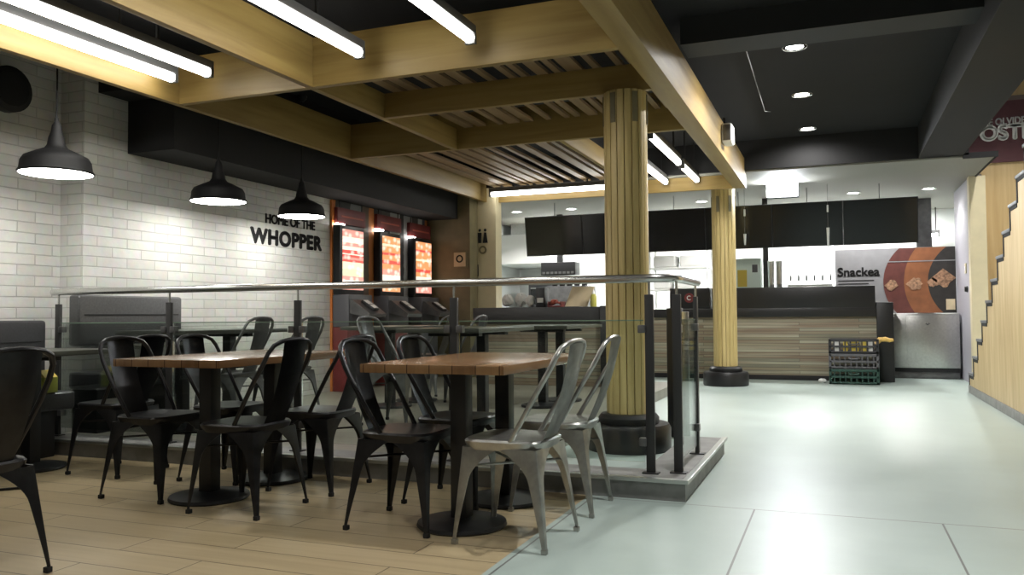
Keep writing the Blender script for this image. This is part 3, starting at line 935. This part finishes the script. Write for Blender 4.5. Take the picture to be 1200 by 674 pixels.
# ------------------------------------------------------------------ dark low counter left
t = thing('side_counter', 'dark low counter behind the tables, left of the near column', 'counter', (-3.4, 9.8, PZ))
b = BM(); box(b, -4.30, -2.62, 9.66, 10.2, PZ, .90, .005); obj('body', b, M_counterwood, t)
b = BM(); box(b, -4.32, -2.56, 9.60, 10.24, .88, 1.08, .006); obj('worktop', b, mat('charcoal_worktop', (.035, .035, .036), .4), t)
b = BM(); box(b, -2.64, -2.22, 9.58, 10.24, PZ, 1.09, .006); obj('end_panel', b, M_countblack, t)
def onside(name, label, cat, group=None): return thing(name, label, cat, (-3.5, 9.9, 1.08), group)
for k, (x, y, s) in enumerate([(-3.93, 9.82, .08), (-3.77, 9.9, .085), (-3.62, 9.83, .07)]):
    b = BM()
    sphere(b, (x, y, 1.085 + s * 1.14), s, .95, .8, 1.0, 14)
    for v in b.verts: v.co += Vector((random.uniform(-1, 1), random.uniform(-1, 1), random.uniform(-1, 1))) * s * .12
    tag(obj('crumpled_bag', b, M_paper, smooth=False), ['crumpled white bag at the left end of the dark counter', 'crumpled white bag, largest on the dark counter', 'crumpled white bag touching the black napkin dispenser'][k], 'bag', 'white bags on the dark counter')
t = onside('napkin_dispenser', 'black box dispenser on the dark counter next to the white bags', 'dispenser')
b = BM(); box(b, -3.53, -3.41, 9.78, 9.95, 1.082, 1.33, .01); obj('body', b, M_countblack, t)
b = BM(); box(b, -3.51, -3.43, 9.774, 9.782, 1.14, 1.2); obj('napkin', b, M_paper, t)
t = onside('sauce_tray', 'red tray of sachets on the dark counter', 'tray')
b = BM(); box(b, -3.36, -3.18, 9.74, 9.92, 1.082, 1.10, .006); box(b, -3.36, -3.345, 9.74, 9.92, 1.1, 1.15); box(b, -3.195, -3.18, 9.74, 9.92, 1.1, 1.15); obj('tray', b, M_red, t)
b = BM()
for k in range(14): sphere(b, (random.uniform(-3.33, -3.21), random.uniform(9.77, 9.89), 1.12 + random.uniform(0, .05)), .03, 1, 1, .5, 8)
obj('sachets', b, M_pink, t)['kind'] = 'stuff'
t = onside('menu_card', 'tilted beige card stand on the dark counter', 'menu card')
b = BM(); prism(b, [(-3.17, 1.086), (-2.88, 1.086), (-2.80, 1.34), (-3.09, 1.34)], 'y', 9.86, 9.872)
bmesh.ops.rotate(b, verts=b.verts[:], cent=(-3, 9.87, 1.086), matrix=Matrix.Rotation(math.radians(-14), 3, 'X')); obj('card', b, M_beige, t)
b = BM(); prism(b, [(9.90, 1.082), (10.0, 1.082), (9.94, 1.2)], 'x', -2.99, -2.98); obj('stand', b, M_white, t)
t = onside('sauce_bottle', 'yellow green squeeze bottle beside the beige card', 'bottle')
b = BM(); lathe(b, [(.038, 0), (.04, .01), (.04, .12), (.03, .15), (.016, .16)], (-2.78, 9.8, 1.08), 18); obj('body', b, mat('mustard', (.5, .48, .10), .4), t)
b = BM(); lathe(b, [(.018, .158), (.016, .18), (.005, .21)], (-2.78, 9.8, 1.08), 14); obj('cap', b, M_white, t)

# ------------------------------------------------------------------ main counter
t = thing('service_counter', 'long service counter with weathered plank front and black raised top', 'counter', (-1.9, 13, 0))
b = BM(); box(b, -5.3, .53, 12.82, 13.45, .0, .94, .004); obj('plank_front', b, M_counterwood, t)
b = BM(); box(b, -5.3, .53, 12.80, 12.83, .0, .07, .002); obj('toe_kick', b, M_black, t)
b = BM(); box(b, -5.35, .56, 12.76, 13.5, .93, 1.06, .006); obj('worktop', b, M_countblack, t)
b = BM(); box(b, -1.76, .52, 12.77, 13.2, 1.04, 1.37, .008); obj('raised_screen', b, M_countblack, t)
b = BM(); box(b, .53, .75, 12.74, 13.5, 0, 1.13, .008); obj('end_panel', b, M_countblack, t)
t = thing('order_terminal', 'black terminal box with round red sticker at the left end of the raised top', 'terminal', (-2.1, 12.5, 1.06))
b = BM(); box(b, -2.40, -1.79, 12.77, 13.0, 1.062, 1.38, .01); obj('box', b, M_countblack, t)
b = BM(); lathe(b, [(.075, 0), (.075, .006), (.0001, .006)], (0, 0, 0), 24, True, False)
bmesh.ops.rotate(b, verts=b.verts[:], cent=(0, 0, 0), matrix=Matrix.Rotation(PI / 2, 3, 'X')); bmesh.ops.translate(b, verts=b.verts[:], vec=(-2.10, 12.772, 1.23)); st = obj('sticker', b, M_red, t)
b = BM(); tube(b, [(-2.14 + .03 * math.cos(a) + .04, 12.764, 1.23 + .03 * math.sin(a)) for a in [i * PI / 8 for i in range(2, 15)]], .007, 6); obj('emblem', b, M_paper, st)

# menu screens
for i in range(6):
    x0 = -4.70 + i * .963
    nm = ['leftmost of the row', 'second from left', 'third from left behind the near column', 'fourth from left between the columns', 'fifth from left under the floodlight', 'rightmost of the row'][i]
    t = thing('menu_screen', 'black switched-off menu screen over the counter, ' + nm, 'screen', (x0 + .48, 12.6, 1.95), 'switched-off menu screens')
    b = BM(); prism(b, [(12.52, 2.575), (12.585, 2.585), (12.685, 1.955), (12.62, 1.945)], 'x', x0, x0 + .9615)
    obj('casing', b, M_countblack, t)
    b = BM(); prism(b, [(12.516, 2.56), (12.523, 2.56), (12.618, 1.96), (12.611, 1.96)], 'x', x0 + .012, x0 + .95)
    obj('screen', b, M_screenoff, t)
    b = BM(); tube(b, [(x0 + .48, 12.63, 2.4), (x0 + .48, 12.63, 2.8)], .006, 6); obj('mount_wire', b, M_greymetal, t)
for (x, z0, z1, lab) in [(-.085, 1.90, 2.18, 'thin white rod hanging before the screens, right of the floodlight'), (-1.215, 1.98, 2.14, 'thin white rod hanging just right of the far column')]:
    t = thing('hanging_rod', lab, 'rod', (x, 12.35, 2.8), 'white rods before the screens')
    b = BM(); tube(b, [(x, 12.35, z0), (x, 12.35, z1)], [.012, .02], 8); obj('rod', b, M_white, t)
    b = BM(); tube(b, [(x, 12.35, z1), (x, 12.35, 2.8)], .003, 6); obj('wire', b, M_greymetal, t)
    b = BM(); box(b, x - .012, x + .012, 12.34, 12.36, 2.40, 2.50, .004); obj('clip', b, M_white, t)

# ------------------------------------------------------------------ kitchen
for i, (x, y, nm) in enumerate([(-4.9, 15.0, 'left'), (-2.6, 15.0, 'middle'), (-.4, 14.9, 'right'), (1.1, 15.3, 'passage')]):
    t = thing('ceiling_panel', 'flat white light panel in the kitchen ceiling, %s' % {'left': 'over the range hood', 'middle': 'over the white rack', 'right': 'over the cup dispenser', 'passage': 'behind the snack poster'}[nm], 'ceiling light', (x, y, 2.8), 'kitchen light panels')
    b = BM(); box(b, x - .33, x + .33, y - .33, y + .33, 2.775, 2.80, .004); obj('frame', b, M_white, t)
    b = BM(); box(b, x - .29, x + .29, y - .29, y + .29, 2.770, 2.778); obj('diffuser', b, emis('panel_glow', (1., 1., .97), 42.) if i == 0 else bpy.data.materials['panel_glow'], t)
t = thing('range_hood', 'stainless range hood on the kitchen wall left of the menu screens', 'hood', (-5.3, 15, 1.9))
b = BM(); prism(b, [(-6.1, 1.95), (-5.0, 1.95), (-5.0, 2.10), (-5.35, 2.5), (-6.1, 2.5)], 'y', 14.4, 16.15); obj('canopy', b, M_white, t)
b = BM(); prism(b, [(-6.0, 2.5), (-5.5, 2.5), (-5.5, 2.8), (-6.0, 2.8)], 'y', 15.2, 15.8); obj('duct', b, M_steel, t)
t = thing('back_counter', 'steel work counter along the kitchen back wall', 'counter', (-2.5, 15.8, 0))
b = BM(); box(b, -6.1, -.05, 15.5, 16.15, .1, .86, .005); obj('body', b, M_steel, t)
b = BM(); box(b, -6.15, -.02, 15.45, 16.18, .86, .92, .008); obj('worktop', b, M_steel, t)
t = thing('oven', 'dark oven unit standing on the kitchen counter by the hood', 'oven', (-5.5, 15.7, .92))
b = BM(); box(b, -5.75, -5.15, 15.5, 16.0, .92, 1.62, .02); obj('body', b, M_greycrate, t)
b = BM(); box(b, -5.70, -5.28, 15.48, 15.502, 1.0, 1.5, .006); dr = obj('door', b, M_screenoff, t)
b = BM(); tube(b, [(-5.68, 15.45, 1.52), (-5.30, 15.45, 1.52)], .012, 8); obj('handle', b, M_steel, dr)
t = thing('order_monitor', 'black order monitor with slotted front on the kitchen counter', 'monitor', (-4.5, 15.0, .92))
b = BM(); box(b, -4.95, -4.30, 14.0, 14.3, 1.70, 1.93, .01); obj('casing', b, M_countblack, t)
b = BM()
for k in range(8): box(b, -4.92 + k * .077, -4.87 + k * .077, 13.992, 14.002, 1.72, 1.76)
obj('slots', b, M_greymetal, t)
b = BM(); box(b, -4.68, -4.58, 14.12, 14.18, 1.9, 2.8); obj('ceiling_mount', b, M_black, t)
t = thing('warming_unit', 'grey warming unit under the order monitor', 'appliance', (-4.4, 14.2, 0))
b = BM(); box(b, -4.85, -4.1, 14.0, 14.6, 0.0, 1.5, .01); obj('body', b, M_greymetal, t)
b = BM()
for k in range(5): lathe(b, [(.05, 0), (.06, .12), (.0001, .12)], (-4.75 + k * .14, 14.2, 1.5), 14, True, False)
obj('pots', b, M_countblack, t)
# white rack with trays
t = thing('storage_rack', 'white wire rack with packed shelves between the columns', 'rack', (-2.55, 14.6, 0))
for (x, y) in ((-3.05, 14.4), (-2.05, 14.4), (-3.05, 14.9), (-2.05, 14.9)):
    b = BM(); tube(b, [(x, y, 0), (x, y, 2.15)], .018, 8); obj('upright', b, M_white, t)
for z in (.4, 1.0, 1.40, 1.78, 2.12):
    b = BM(); box(b, -3.07, -2.03, 14.38, 14.92, z, z + .025, .004); obj('shelf', b, M_white, t)
for k, (x, z, w, nm) in enumerate([(-2.85, 1.425, .30, 'low left'), (-2.45, 1.425, .34, 'low middle'), (-2.8, 1.805, .4, 'upper left'), (-2.32, 1.805, .42, 'upper right')]):
    b = BM(); box(b, x - w / 2, x + w / 2, 14.42, 14.85, z, z + .2, .04, 3)
    for v in b.verts: v.co.z += random.uniform(-.0, .012)
    tag(obj('food_package', b, M_paper), 'white wrapped package on the rack, ' + nm + ' shelf spot', 'package', 'white packages on the rack')
t = thing('display_case', 'pale box with a yellow label just right of the far column', 'box', (-1.25, 13.6, 1.06))
b = BM(); box(b, -1.47, -1.07, 13.22, 13.5, 1.062, 1.84, .01); obj('case', b, mat('mint_white', (.66, .78, .72), .4), t)
b = BM(); box(b, -1.42, -1.28, 13.212, 13.222, 1.4, 1.66); obj('label_card', b, M_yellow, t)
b = BM(); box(b, -1.2, -1.12, 13.212, 13.222, 1.62, 1.74); obj('sticker', b, M_greycrate, t)
b = BM(); box(b, -1.06, -.98, 13.5, 13.58, 0, 2.8, .004); tag(obj('support_post', b, M_darkprint), 'dark slim post beside the pale box at the counter', 'post')
t = thing('drink_station', 'white backlit drink station with a row of spouts', 'drink dispenser', (-.5, 14.6, .92))
b = BM(); box(b, -.98, -.02, 14.3, 14.9, 0, 1.40, .01); obj('body', b, M_steel, t)
b = BM(); box(b, -.98, -.02, 14.86, 14.92, 1.40, 2.25, .01); obj('back_panel', b, emis('lit_panel', (.97, 1., .99), 1.6), t)
b = BM(); box(b, -.75, -.04, 14.4, 14.85, 1.40, 1.46, .01); obj('drip_tray', b, M_steel, t)
for k in range(6):
    x = -.70 + k * .125
    b = BM(); tube(b, [(x, 14.80, 1.62), (x, 14.60, 1.62), (x, 14.57, 1.60), (x, 14.565, 1.52)], .018, 8); obj('spout', b, M_greymetal, t)
for k, x in enumerate((-.93, -.81)):
    b = BM(); lathe(b, [(.036, 0), (.044, .36), (.048, .37)], (x, 13.35, 1.062), 20)
    b2 = b
    lathe(b2, [(.044, .37), (.05, .72), (.054, .73)], (x, 13.35, 1.062), 20)
    tag(obj('cup_stack', b2, M_steel), ['tall silver cup stack behind the black raised top, left one', 'tall silver cup stack behind the black raised top, right one'][k], 'cups', 'silver cup stacks')

# snack poster
t = thing('snack_poster', 'wide grey snack poster with red, orange and black rounded stripes', 'poster', (.86, 14.0, 1.0))
b = BM(); box(b, .0, 1.69, 14.0, 14.03, .97, 1.98); obj('board', b, M_boardwhite, t, smooth=False)
def arcx(cx, r, z, zc=1.45): return cx - math.sqrt(max(0, r * r - (z - zc) ** 2))
ZS = [.975 + (1.975 - .975) * i / 24 for i in range(25)]
e1 = [(arcx(1.40, .71, z), z) for z in ZS]; e2 = [(arcx(1.84, .86, z), z) for z in ZS]; e3 = [(arcx(1.97, .66, z), z) for z in ZS]
e4 = [(1.69, z) for z in ZS]
for A, Bq, m, nm, d in ((e1, e2, M_redprint, 'red_stripe', 0), (e2, e3, M_orange, 'orange_stripe', .001), (e3, e4, M_darkprint, 'black_stripe', .002)):
    b = BM(); prism(b, A + Bq[::-1], 'y', 13.992 - d, 14.0); obj(nm, b, m, t, smooth=False)
for (x, z, s) in ((.80, 1.40, .10), (1.12, 1.42, .12), (1.52, 1.50, .17), (1.38, 1.44, .09)):
    b = BM()
    for k in range(9):
        sphere(b, (x + random.uniform(-1, 1) * s * .55, 13.986, z + random.uniform(-1, 1) * s * .55), s * .34, 1, .05, 1, 10)
    prism(b, [(x - s, z), (x, z - s * .85), (x + s, z), (x, z + s * .85)], 'y', 13.984, 13.99)
    obj('snack_picture', b, mat('snack_tan', (.30, .17, .10), .6, noise=.6, nscale=30), t)
b = BM(); box(b, .75, 1.69, 13.986, 13.989, 1.76, 1.775); obj('fine_line', b, M_boardwhite, t)
b = BM(); box(b, 1.55, 1.67, 13.982, 13.99, 1.02, 1.18); obj('price_card', b, M_beige, t)
text('lettering', 'Snackea', (.03, 13.995, 1.56), ROT_FRONT, .19, M_ink, t, smear=.006)
for k, w in enumerate((.52, .44)):
    b = BM(); box(b, .04, .04 + w, 13.995, 14.0, 1.48 - k * .05, 1.495 - k * .05); obj('fine_line', b, M_ink, t)
b = BM(); box(b, .05, 1.62, 14.032, 14.3, 0, .96, .01)
tag(obj('back_cabinet', b, M_greymetal), 'grey cabinet behind the snack poster', 'cabinet')
t = thing('steel_cabinet', 'low stainless cabinet with plain door under the snack poster', 'cabinet', (1.23, 13.9, 0))
b = BM(); box(b, .80, 1.67, 13.55, 13.99, .16, .965, .01); obj('body', b, M_steel, t)
b = BM(); box(b, .97, 1.65, 13.535, 13.552, .18, .93, .006); d = obj('door', b, M_steel, t)
b = BM(); tube(b, [(1.23, 13.53, .82), (1.25, 13.515, .80), (1.27, 13.53, .82)], .012, 8); obj('latch', b, M_greymetal, d)
b = BM(); box(b, .80, 1.67, 13.57, 13.99, .10, .16, .002); obj('shadow_gap', b, M_black, t)
b = BM(); box(b, .80, 1.67, 13.60, 13.99, 0, .10, .004); obj('plinth', b, M_greymetal, t)
b = BM(); box(b, 1.22, 1.44, 14.6, 14.75, 0, 2.8); tag(obj('kitchen_panel', b, M_greymetal, smooth=False), 'grey upright panel above the snack poster', 'panel')
t = tube_light(1.40, 15.9, 1.69, 15.9, 2.32, 'short white tube glowing in the opening above the snack poster', 'kitchen tube')
t = thing('wall_switch', 'small white switch plate on the grey passage wall', 'switch', (1.7, 13.0, 1.5))
b = BM(); box(b, 1.688, 1.70, 12.95, 13.07, 1.52, 1.66, .003); obj('plate', b, M_cream, t)
b = BM(); box(b, 1.684, 1.69, 12.98, 13.04, 1.56, 1.62, .002); obj('rocker', b, M_white, t)
b = BM(); tube(b, [(1.70, 12.9, 1.30), (1.66, 12.9, 1.30)], [.05, .035], 14); tag(obj('door_knob', b, M_countblack), 'round black knob on the grey passage wall', 'knob')

# ------------------------------------------------------------------ crates
def make_crate(m, h):
    b = BM()
    hx, hy, tk = .32, .21, .014
    box(b, -hx, hx, -hy, hy, 0, .014)
    for sx in (-1, 1):
        for sy in (-1, 1):
            box(b, *sorted((sx * hx, sx * (hx - .035))), *sorted((sy * hy, sy * (hy - .035))), 0, h, .003)
    for (z0, z1) in ((.0, .035), (h * .42, h * .56), (h - .035, h)):
        for s in (-1, 1):
            box(b, -hx + .005, hx - .005, *sorted((s * hy, s * (hy - tk))), z0, z1, .002)
            box(b, *sorted((s * hx, s * (hx - tk))), -hy + .005, hy - .005, z0, z1, .002)
    for k in range(1, 9):
        x = -hx + k * 2 * hx / 9
        for s in (-1, 1): box(b, x - .008, x + .008, *sorted((s * (hy - .001), s * (hy - tk))), .01, h - .01)
    for k in range(1, 6):
        y = -hy + k * 2 * hy / 6
        for s in (-1, 1): box(b, *sorted((s * (hx - .001), s * (hx - tk))), y - .008, y + .008, .01, h - .01)
    return b
cx, cy = .21, 12.42
z = 0
for m, h, lab in ((M_greencrate, .21, 'dark green plastic crate at the bottom of the stack'), (M_greycrate, .21, 'grey plastic crate in the middle of the stack'), (M_blackcrate, .20, 'black plastic crate on top of the stack, yellow packs inside')):
    t = thing('plastic_crate', lab, 'crate', (cx, cy, z), 'crates stacked before the counter')
    b = make_crate(m, h); bmesh.ops.translate(b, verts=b.verts[:], vec=(cx, cy, z)); obj('crate_body', b, m, t)
    b = BM(); tube(b, [(cx - .07, cy - .214, z + h - .05), (cx - .05, cy - .224, z + h - .07), (cx + .05, cy - .224, z + h - .07), (cx + .07, cy - .214, z + h - .05)], .01, 8); obj('handle_bar', b, m, t)
    z += h + .001
zt = z - .20
for k, (dx, w) in enumerate([(-.21, .07), (-.10, .06), (.02, .10), (.13, .07), (.22, .06)]):
    b = BM(); box(b, cx + dx - w / 2, cx + dx + w / 2, cy - .185, cy - .08, zt + .016, zt + .17, .02, 3)
    tag(obj('snack_pack', b, M_yellow if k in (1, 2, 3) else M_white), ['pale pack in the black top crate, far left one', 'yellow pack in the black top crate, left of the big one', 'big yellow pack in the middle of the black top crate', 'yellow pack in the black top crate, right of the big one', 'pale pack in the black top crate, far right one'][k], 'pack', 'packs in the top crate')
b = BM(); tube(b, [(cx + .29, cy - .05, z - .07), (cx + .34, cy - .06, z - .01), (cx + .40, cy - .07, z - .005), (cx + .46, cy - .07, z - .02), (cx + .51, cy - .06, z - .015)], [.03, .035, .032, .026, .016], 10)
for v in b.verts: v.co += Vector((random.uniform(-1, 1), random.uniform(-1, 1), random.uniform(-1, 1))) * .006
tag(obj('yellow_cloth', b, M_amber), 'twisted yellow cloth sticking out of the top crate', 'cloth')
b = BM(); sphere(b, (-.20, 12.42, .03), .05, 1.1, .9, .6, 12)
for v in b.verts: v.co += Vector((random.uniform(-1, 1), random.uniform(-1, 1), random.uniform(-.3, 1))) * .008
tag(obj('crumpled_paper', b, M_paper, smooth=False), 'small crumpled white paper on the floor left of the crates', 'paper')

# ------------------------------------------------------------------ staircase
st = thing('staircase', 'staircase with pale wood side panel and stepped dark edge at the right', 'staircase', (2.1, 9, 0))
rise, run, y0 = .2148, .345, 11.44
N = 15
prof = [(y0, 0)]
for k in range(N):
    prof += [(y0 - run * k, rise * (k + 1)), (y0 - run * (k + 1), rise * (k + 1))]
yend = y0 - run * N
prof += [(yend, 0)]
b = BM(); prism(b, prof, 'x', 1.50, 1.54); obj('side_panel', b, M_stairwood, st, smooth=False)
prof_in = [(y - .0, zz) for y, zz in prof]
b = BM(); prism(b, prof_in, 'x', 1.54, 2.78); obj('stair_body', b, M_greywall, st, smooth=False)
b = BM()
for k in range(N):
    ya, yb, zz = y0 - run * k, y0 - run * (k + 1), rise * (k + 1)
    box(b, 1.494, 1.50, ya - .04, ya + .004, zz - rise - (.0 if k == 0 else .0), zz)
    box(b, 1.494, 1.50, yb - .0, ya + .004, zz - .035, zz)
obj('edge_trim', b, M_ink, st, smooth=False)
for k in range(N):
    ya, yb, zz = y0 - run * k, y0 - run * (k + 1), rise * (k + 1)
    b = BM(); box(b, 1.49, 2.78, yb, ya + .035, zz, zz + .03, .004)
    obj('tread', b, mat('pale_tread', (.16, .165, .175), .4) if k == 0 else bpy.data.materials['pale_tread'], st)
b = BM(); box(b, 1.485, 1.5, yend, y0 - .02, 0, .09, .003); obj('skirting', b, M_curb, st)

# dessert sign
t = thing('dessert_sign', 'maroon wall sign with white capital lettering above the stairs', 'sign', (2.2, 12.55, 3.0))
b = BM(); box(b, 1.50, 2.79, 12.56, 12.6, 2.98, 3.80); obj('board', b, M_maroon, t, smooth=False)
b = BM(); box(b, 1.50, 2.79, 12.555, 12.60, 3.80, 3.86); obj('top_strip', b, mat('sign_grey_trim', (.16, .12, .10), .6), t, smooth=False)
def fitted(full, part, xa, xb, z, size, sm):
    bold = 0
    w = text_width(part, size, bold); pre = text_width(full[:full.index(part)] + part, size, bold) - w
    sx = (xb - xa) / w
    text('lettering', full, (xa - pre * sx, 12.558, z), ROT_FRONT, size, M_signwhite, t, sx=sx, smear=sm)
fitted('NO SE OLVIDE', 'E OLVIDE', 1.95, 2.37, 3.48, .13, .004)
fitted('POSTRE', 'OST', 1.84, 2.31, 3.285, .27, .016)

# white speaker box on the right beam, wire, dark wall speaker
t = thing('wall_speaker', 'small white speaker box fixed to the right pergola beam', 'speaker', (-1.0, 8.7, 2.8))
b = BM(); box(b, -1.058, -.95, 8.55, 8.80, 2.73, 2.93, .03, 3); obj('casing', b, M_white, t)
b = BM(); box(b, -1.04, -.965, 8.543, 8.552, 2.75, 2.91, .004); obj('grille', b, M_greymetal, t)
t = thing('round_speaker', 'round black speaker high on the brick wall at the left edge', 'speaker', (-5.75, 4.25, 2.75))
b = BM(); lathe(b, [(.14, 0), (.17, .05), (.17, .12), (.15, .13)], (0, 0, 0), 28)
bmesh.ops.rotate(b, verts=b.verts[:], cent=(0, 0, 0), matrix=Matrix.Rotation(PI / 2, 3, 'Y')); bmesh.ops.translate(b, verts=b.verts[:], vec=(-5.752, 4.25, 2.68)); obj('casing', b, M_black, t)
b = BM(); lathe(b, [(.0001, 0), (.13, 0), (.13, .012), (.0001, .02)], (0, 0, 0), 24, False, False)
bmesh.ops.rotate(b, verts=b.verts[:], cent=(0, 0, 0), matrix=Matrix.Rotation(PI / 2, 3, 'Y')); bmesh.ops.translate(b, verts=b.verts[:], vec=(-5.625, 4.25, 2.68)); obj('grille', b, M_soffit, t)
b = BM(); box(b, -1.27, -1.15, 6.6, 6.68, 0, 1.03, .006); t = thing('barrier_post', 'black slab post standing behind the railing corner posts', 'post', (-1.2, 6.64, 0)); obj('slab', b, M_countblack, t)
b = BM(); box(b, -1.15, -1.10, 6.61, 6.67, 0, 1.0, .004); obj('side_strip', b, M_steel, t)
b = BM(); tube(b, [(-.62, 6.6, 3.2), (-.62, 6.6, 3.05), (-.63, 8.6, 3.02), (-.63, 9.4, 3.2)], .004, 6)
tag(obj('ceiling_cable', b, M_greymetal), 'thin pale cable strung under the black ceiling left of the spots', 'cable')

downlight(2.1, 10.6, 4.5, 'round white downlight high over the stairs, before the maroon sign', 'stairwell downlights', 260, 120)  # out-of-view lamp added to brighten the sign and the wood wall
# ------------------------------------------------------------------ lights the camera does not face: unseen tubes added behind the viewer for fill
for i, (x, y) in enumerate([(-4.3, -.6), (-2.6, -.6)]):
    tube_light(x, y - 1.2, x, y + 1.2, 2.75, ['white tube light behind the viewer near the brick wall', 'white tube light behind the viewer near the room middle'][i])
for (x, y) in ((-.2, 1.2), (-.2, 3.6)):
    downlight(x, y, 3.2, 'round white spot in the black ceiling %s' % ('above the viewer' if y < 2 else 'before the dark beam'), 'black ceiling spots', 110)

# ------------------------------------------------------------------ world, camera, view
w = bpy.data.worlds.new('World'); scene.world = w; w.use_nodes = True
w.node_tree.nodes['Background'].inputs[0].default_value = (.5, .52, .55, 1)
w.node_tree.nodes['Background'].inputs[1].default_value = .05
cam = bpy.data.cameras.new('Camera'); co = bpy.data.objects.new('Camera', cam); COL.objects.link(co)
cam.sensor_width = 36; cam.lens = 964 / 1200 * 36
cam.clip_start = .02
R = Matrix(((0.93035957, 0.019369, 0.36613648), (0.36657343, -0.02894001, -0.92993892), (-0.00741599, 0.99939347, -0.03402477)))
co.matrix_world = Matrix.Translation((0, 0, .98)) @ R.to_4x4()
scene.camera = co
scene.view_settings.view_transform = 'Standard'
scene.view_settings.look = 'None'
scene.view_settings.gamma = 1
scene.view_settings.use_curve_mapping = False
scene.view_settings.exposure = 1.0
scene.cycles.use_denoising = True
scene.cycles.max_bounces = 8
scene.cycles.transparent_max_bounces = 16
scene.cycles.sample_clamp_indirect = 6
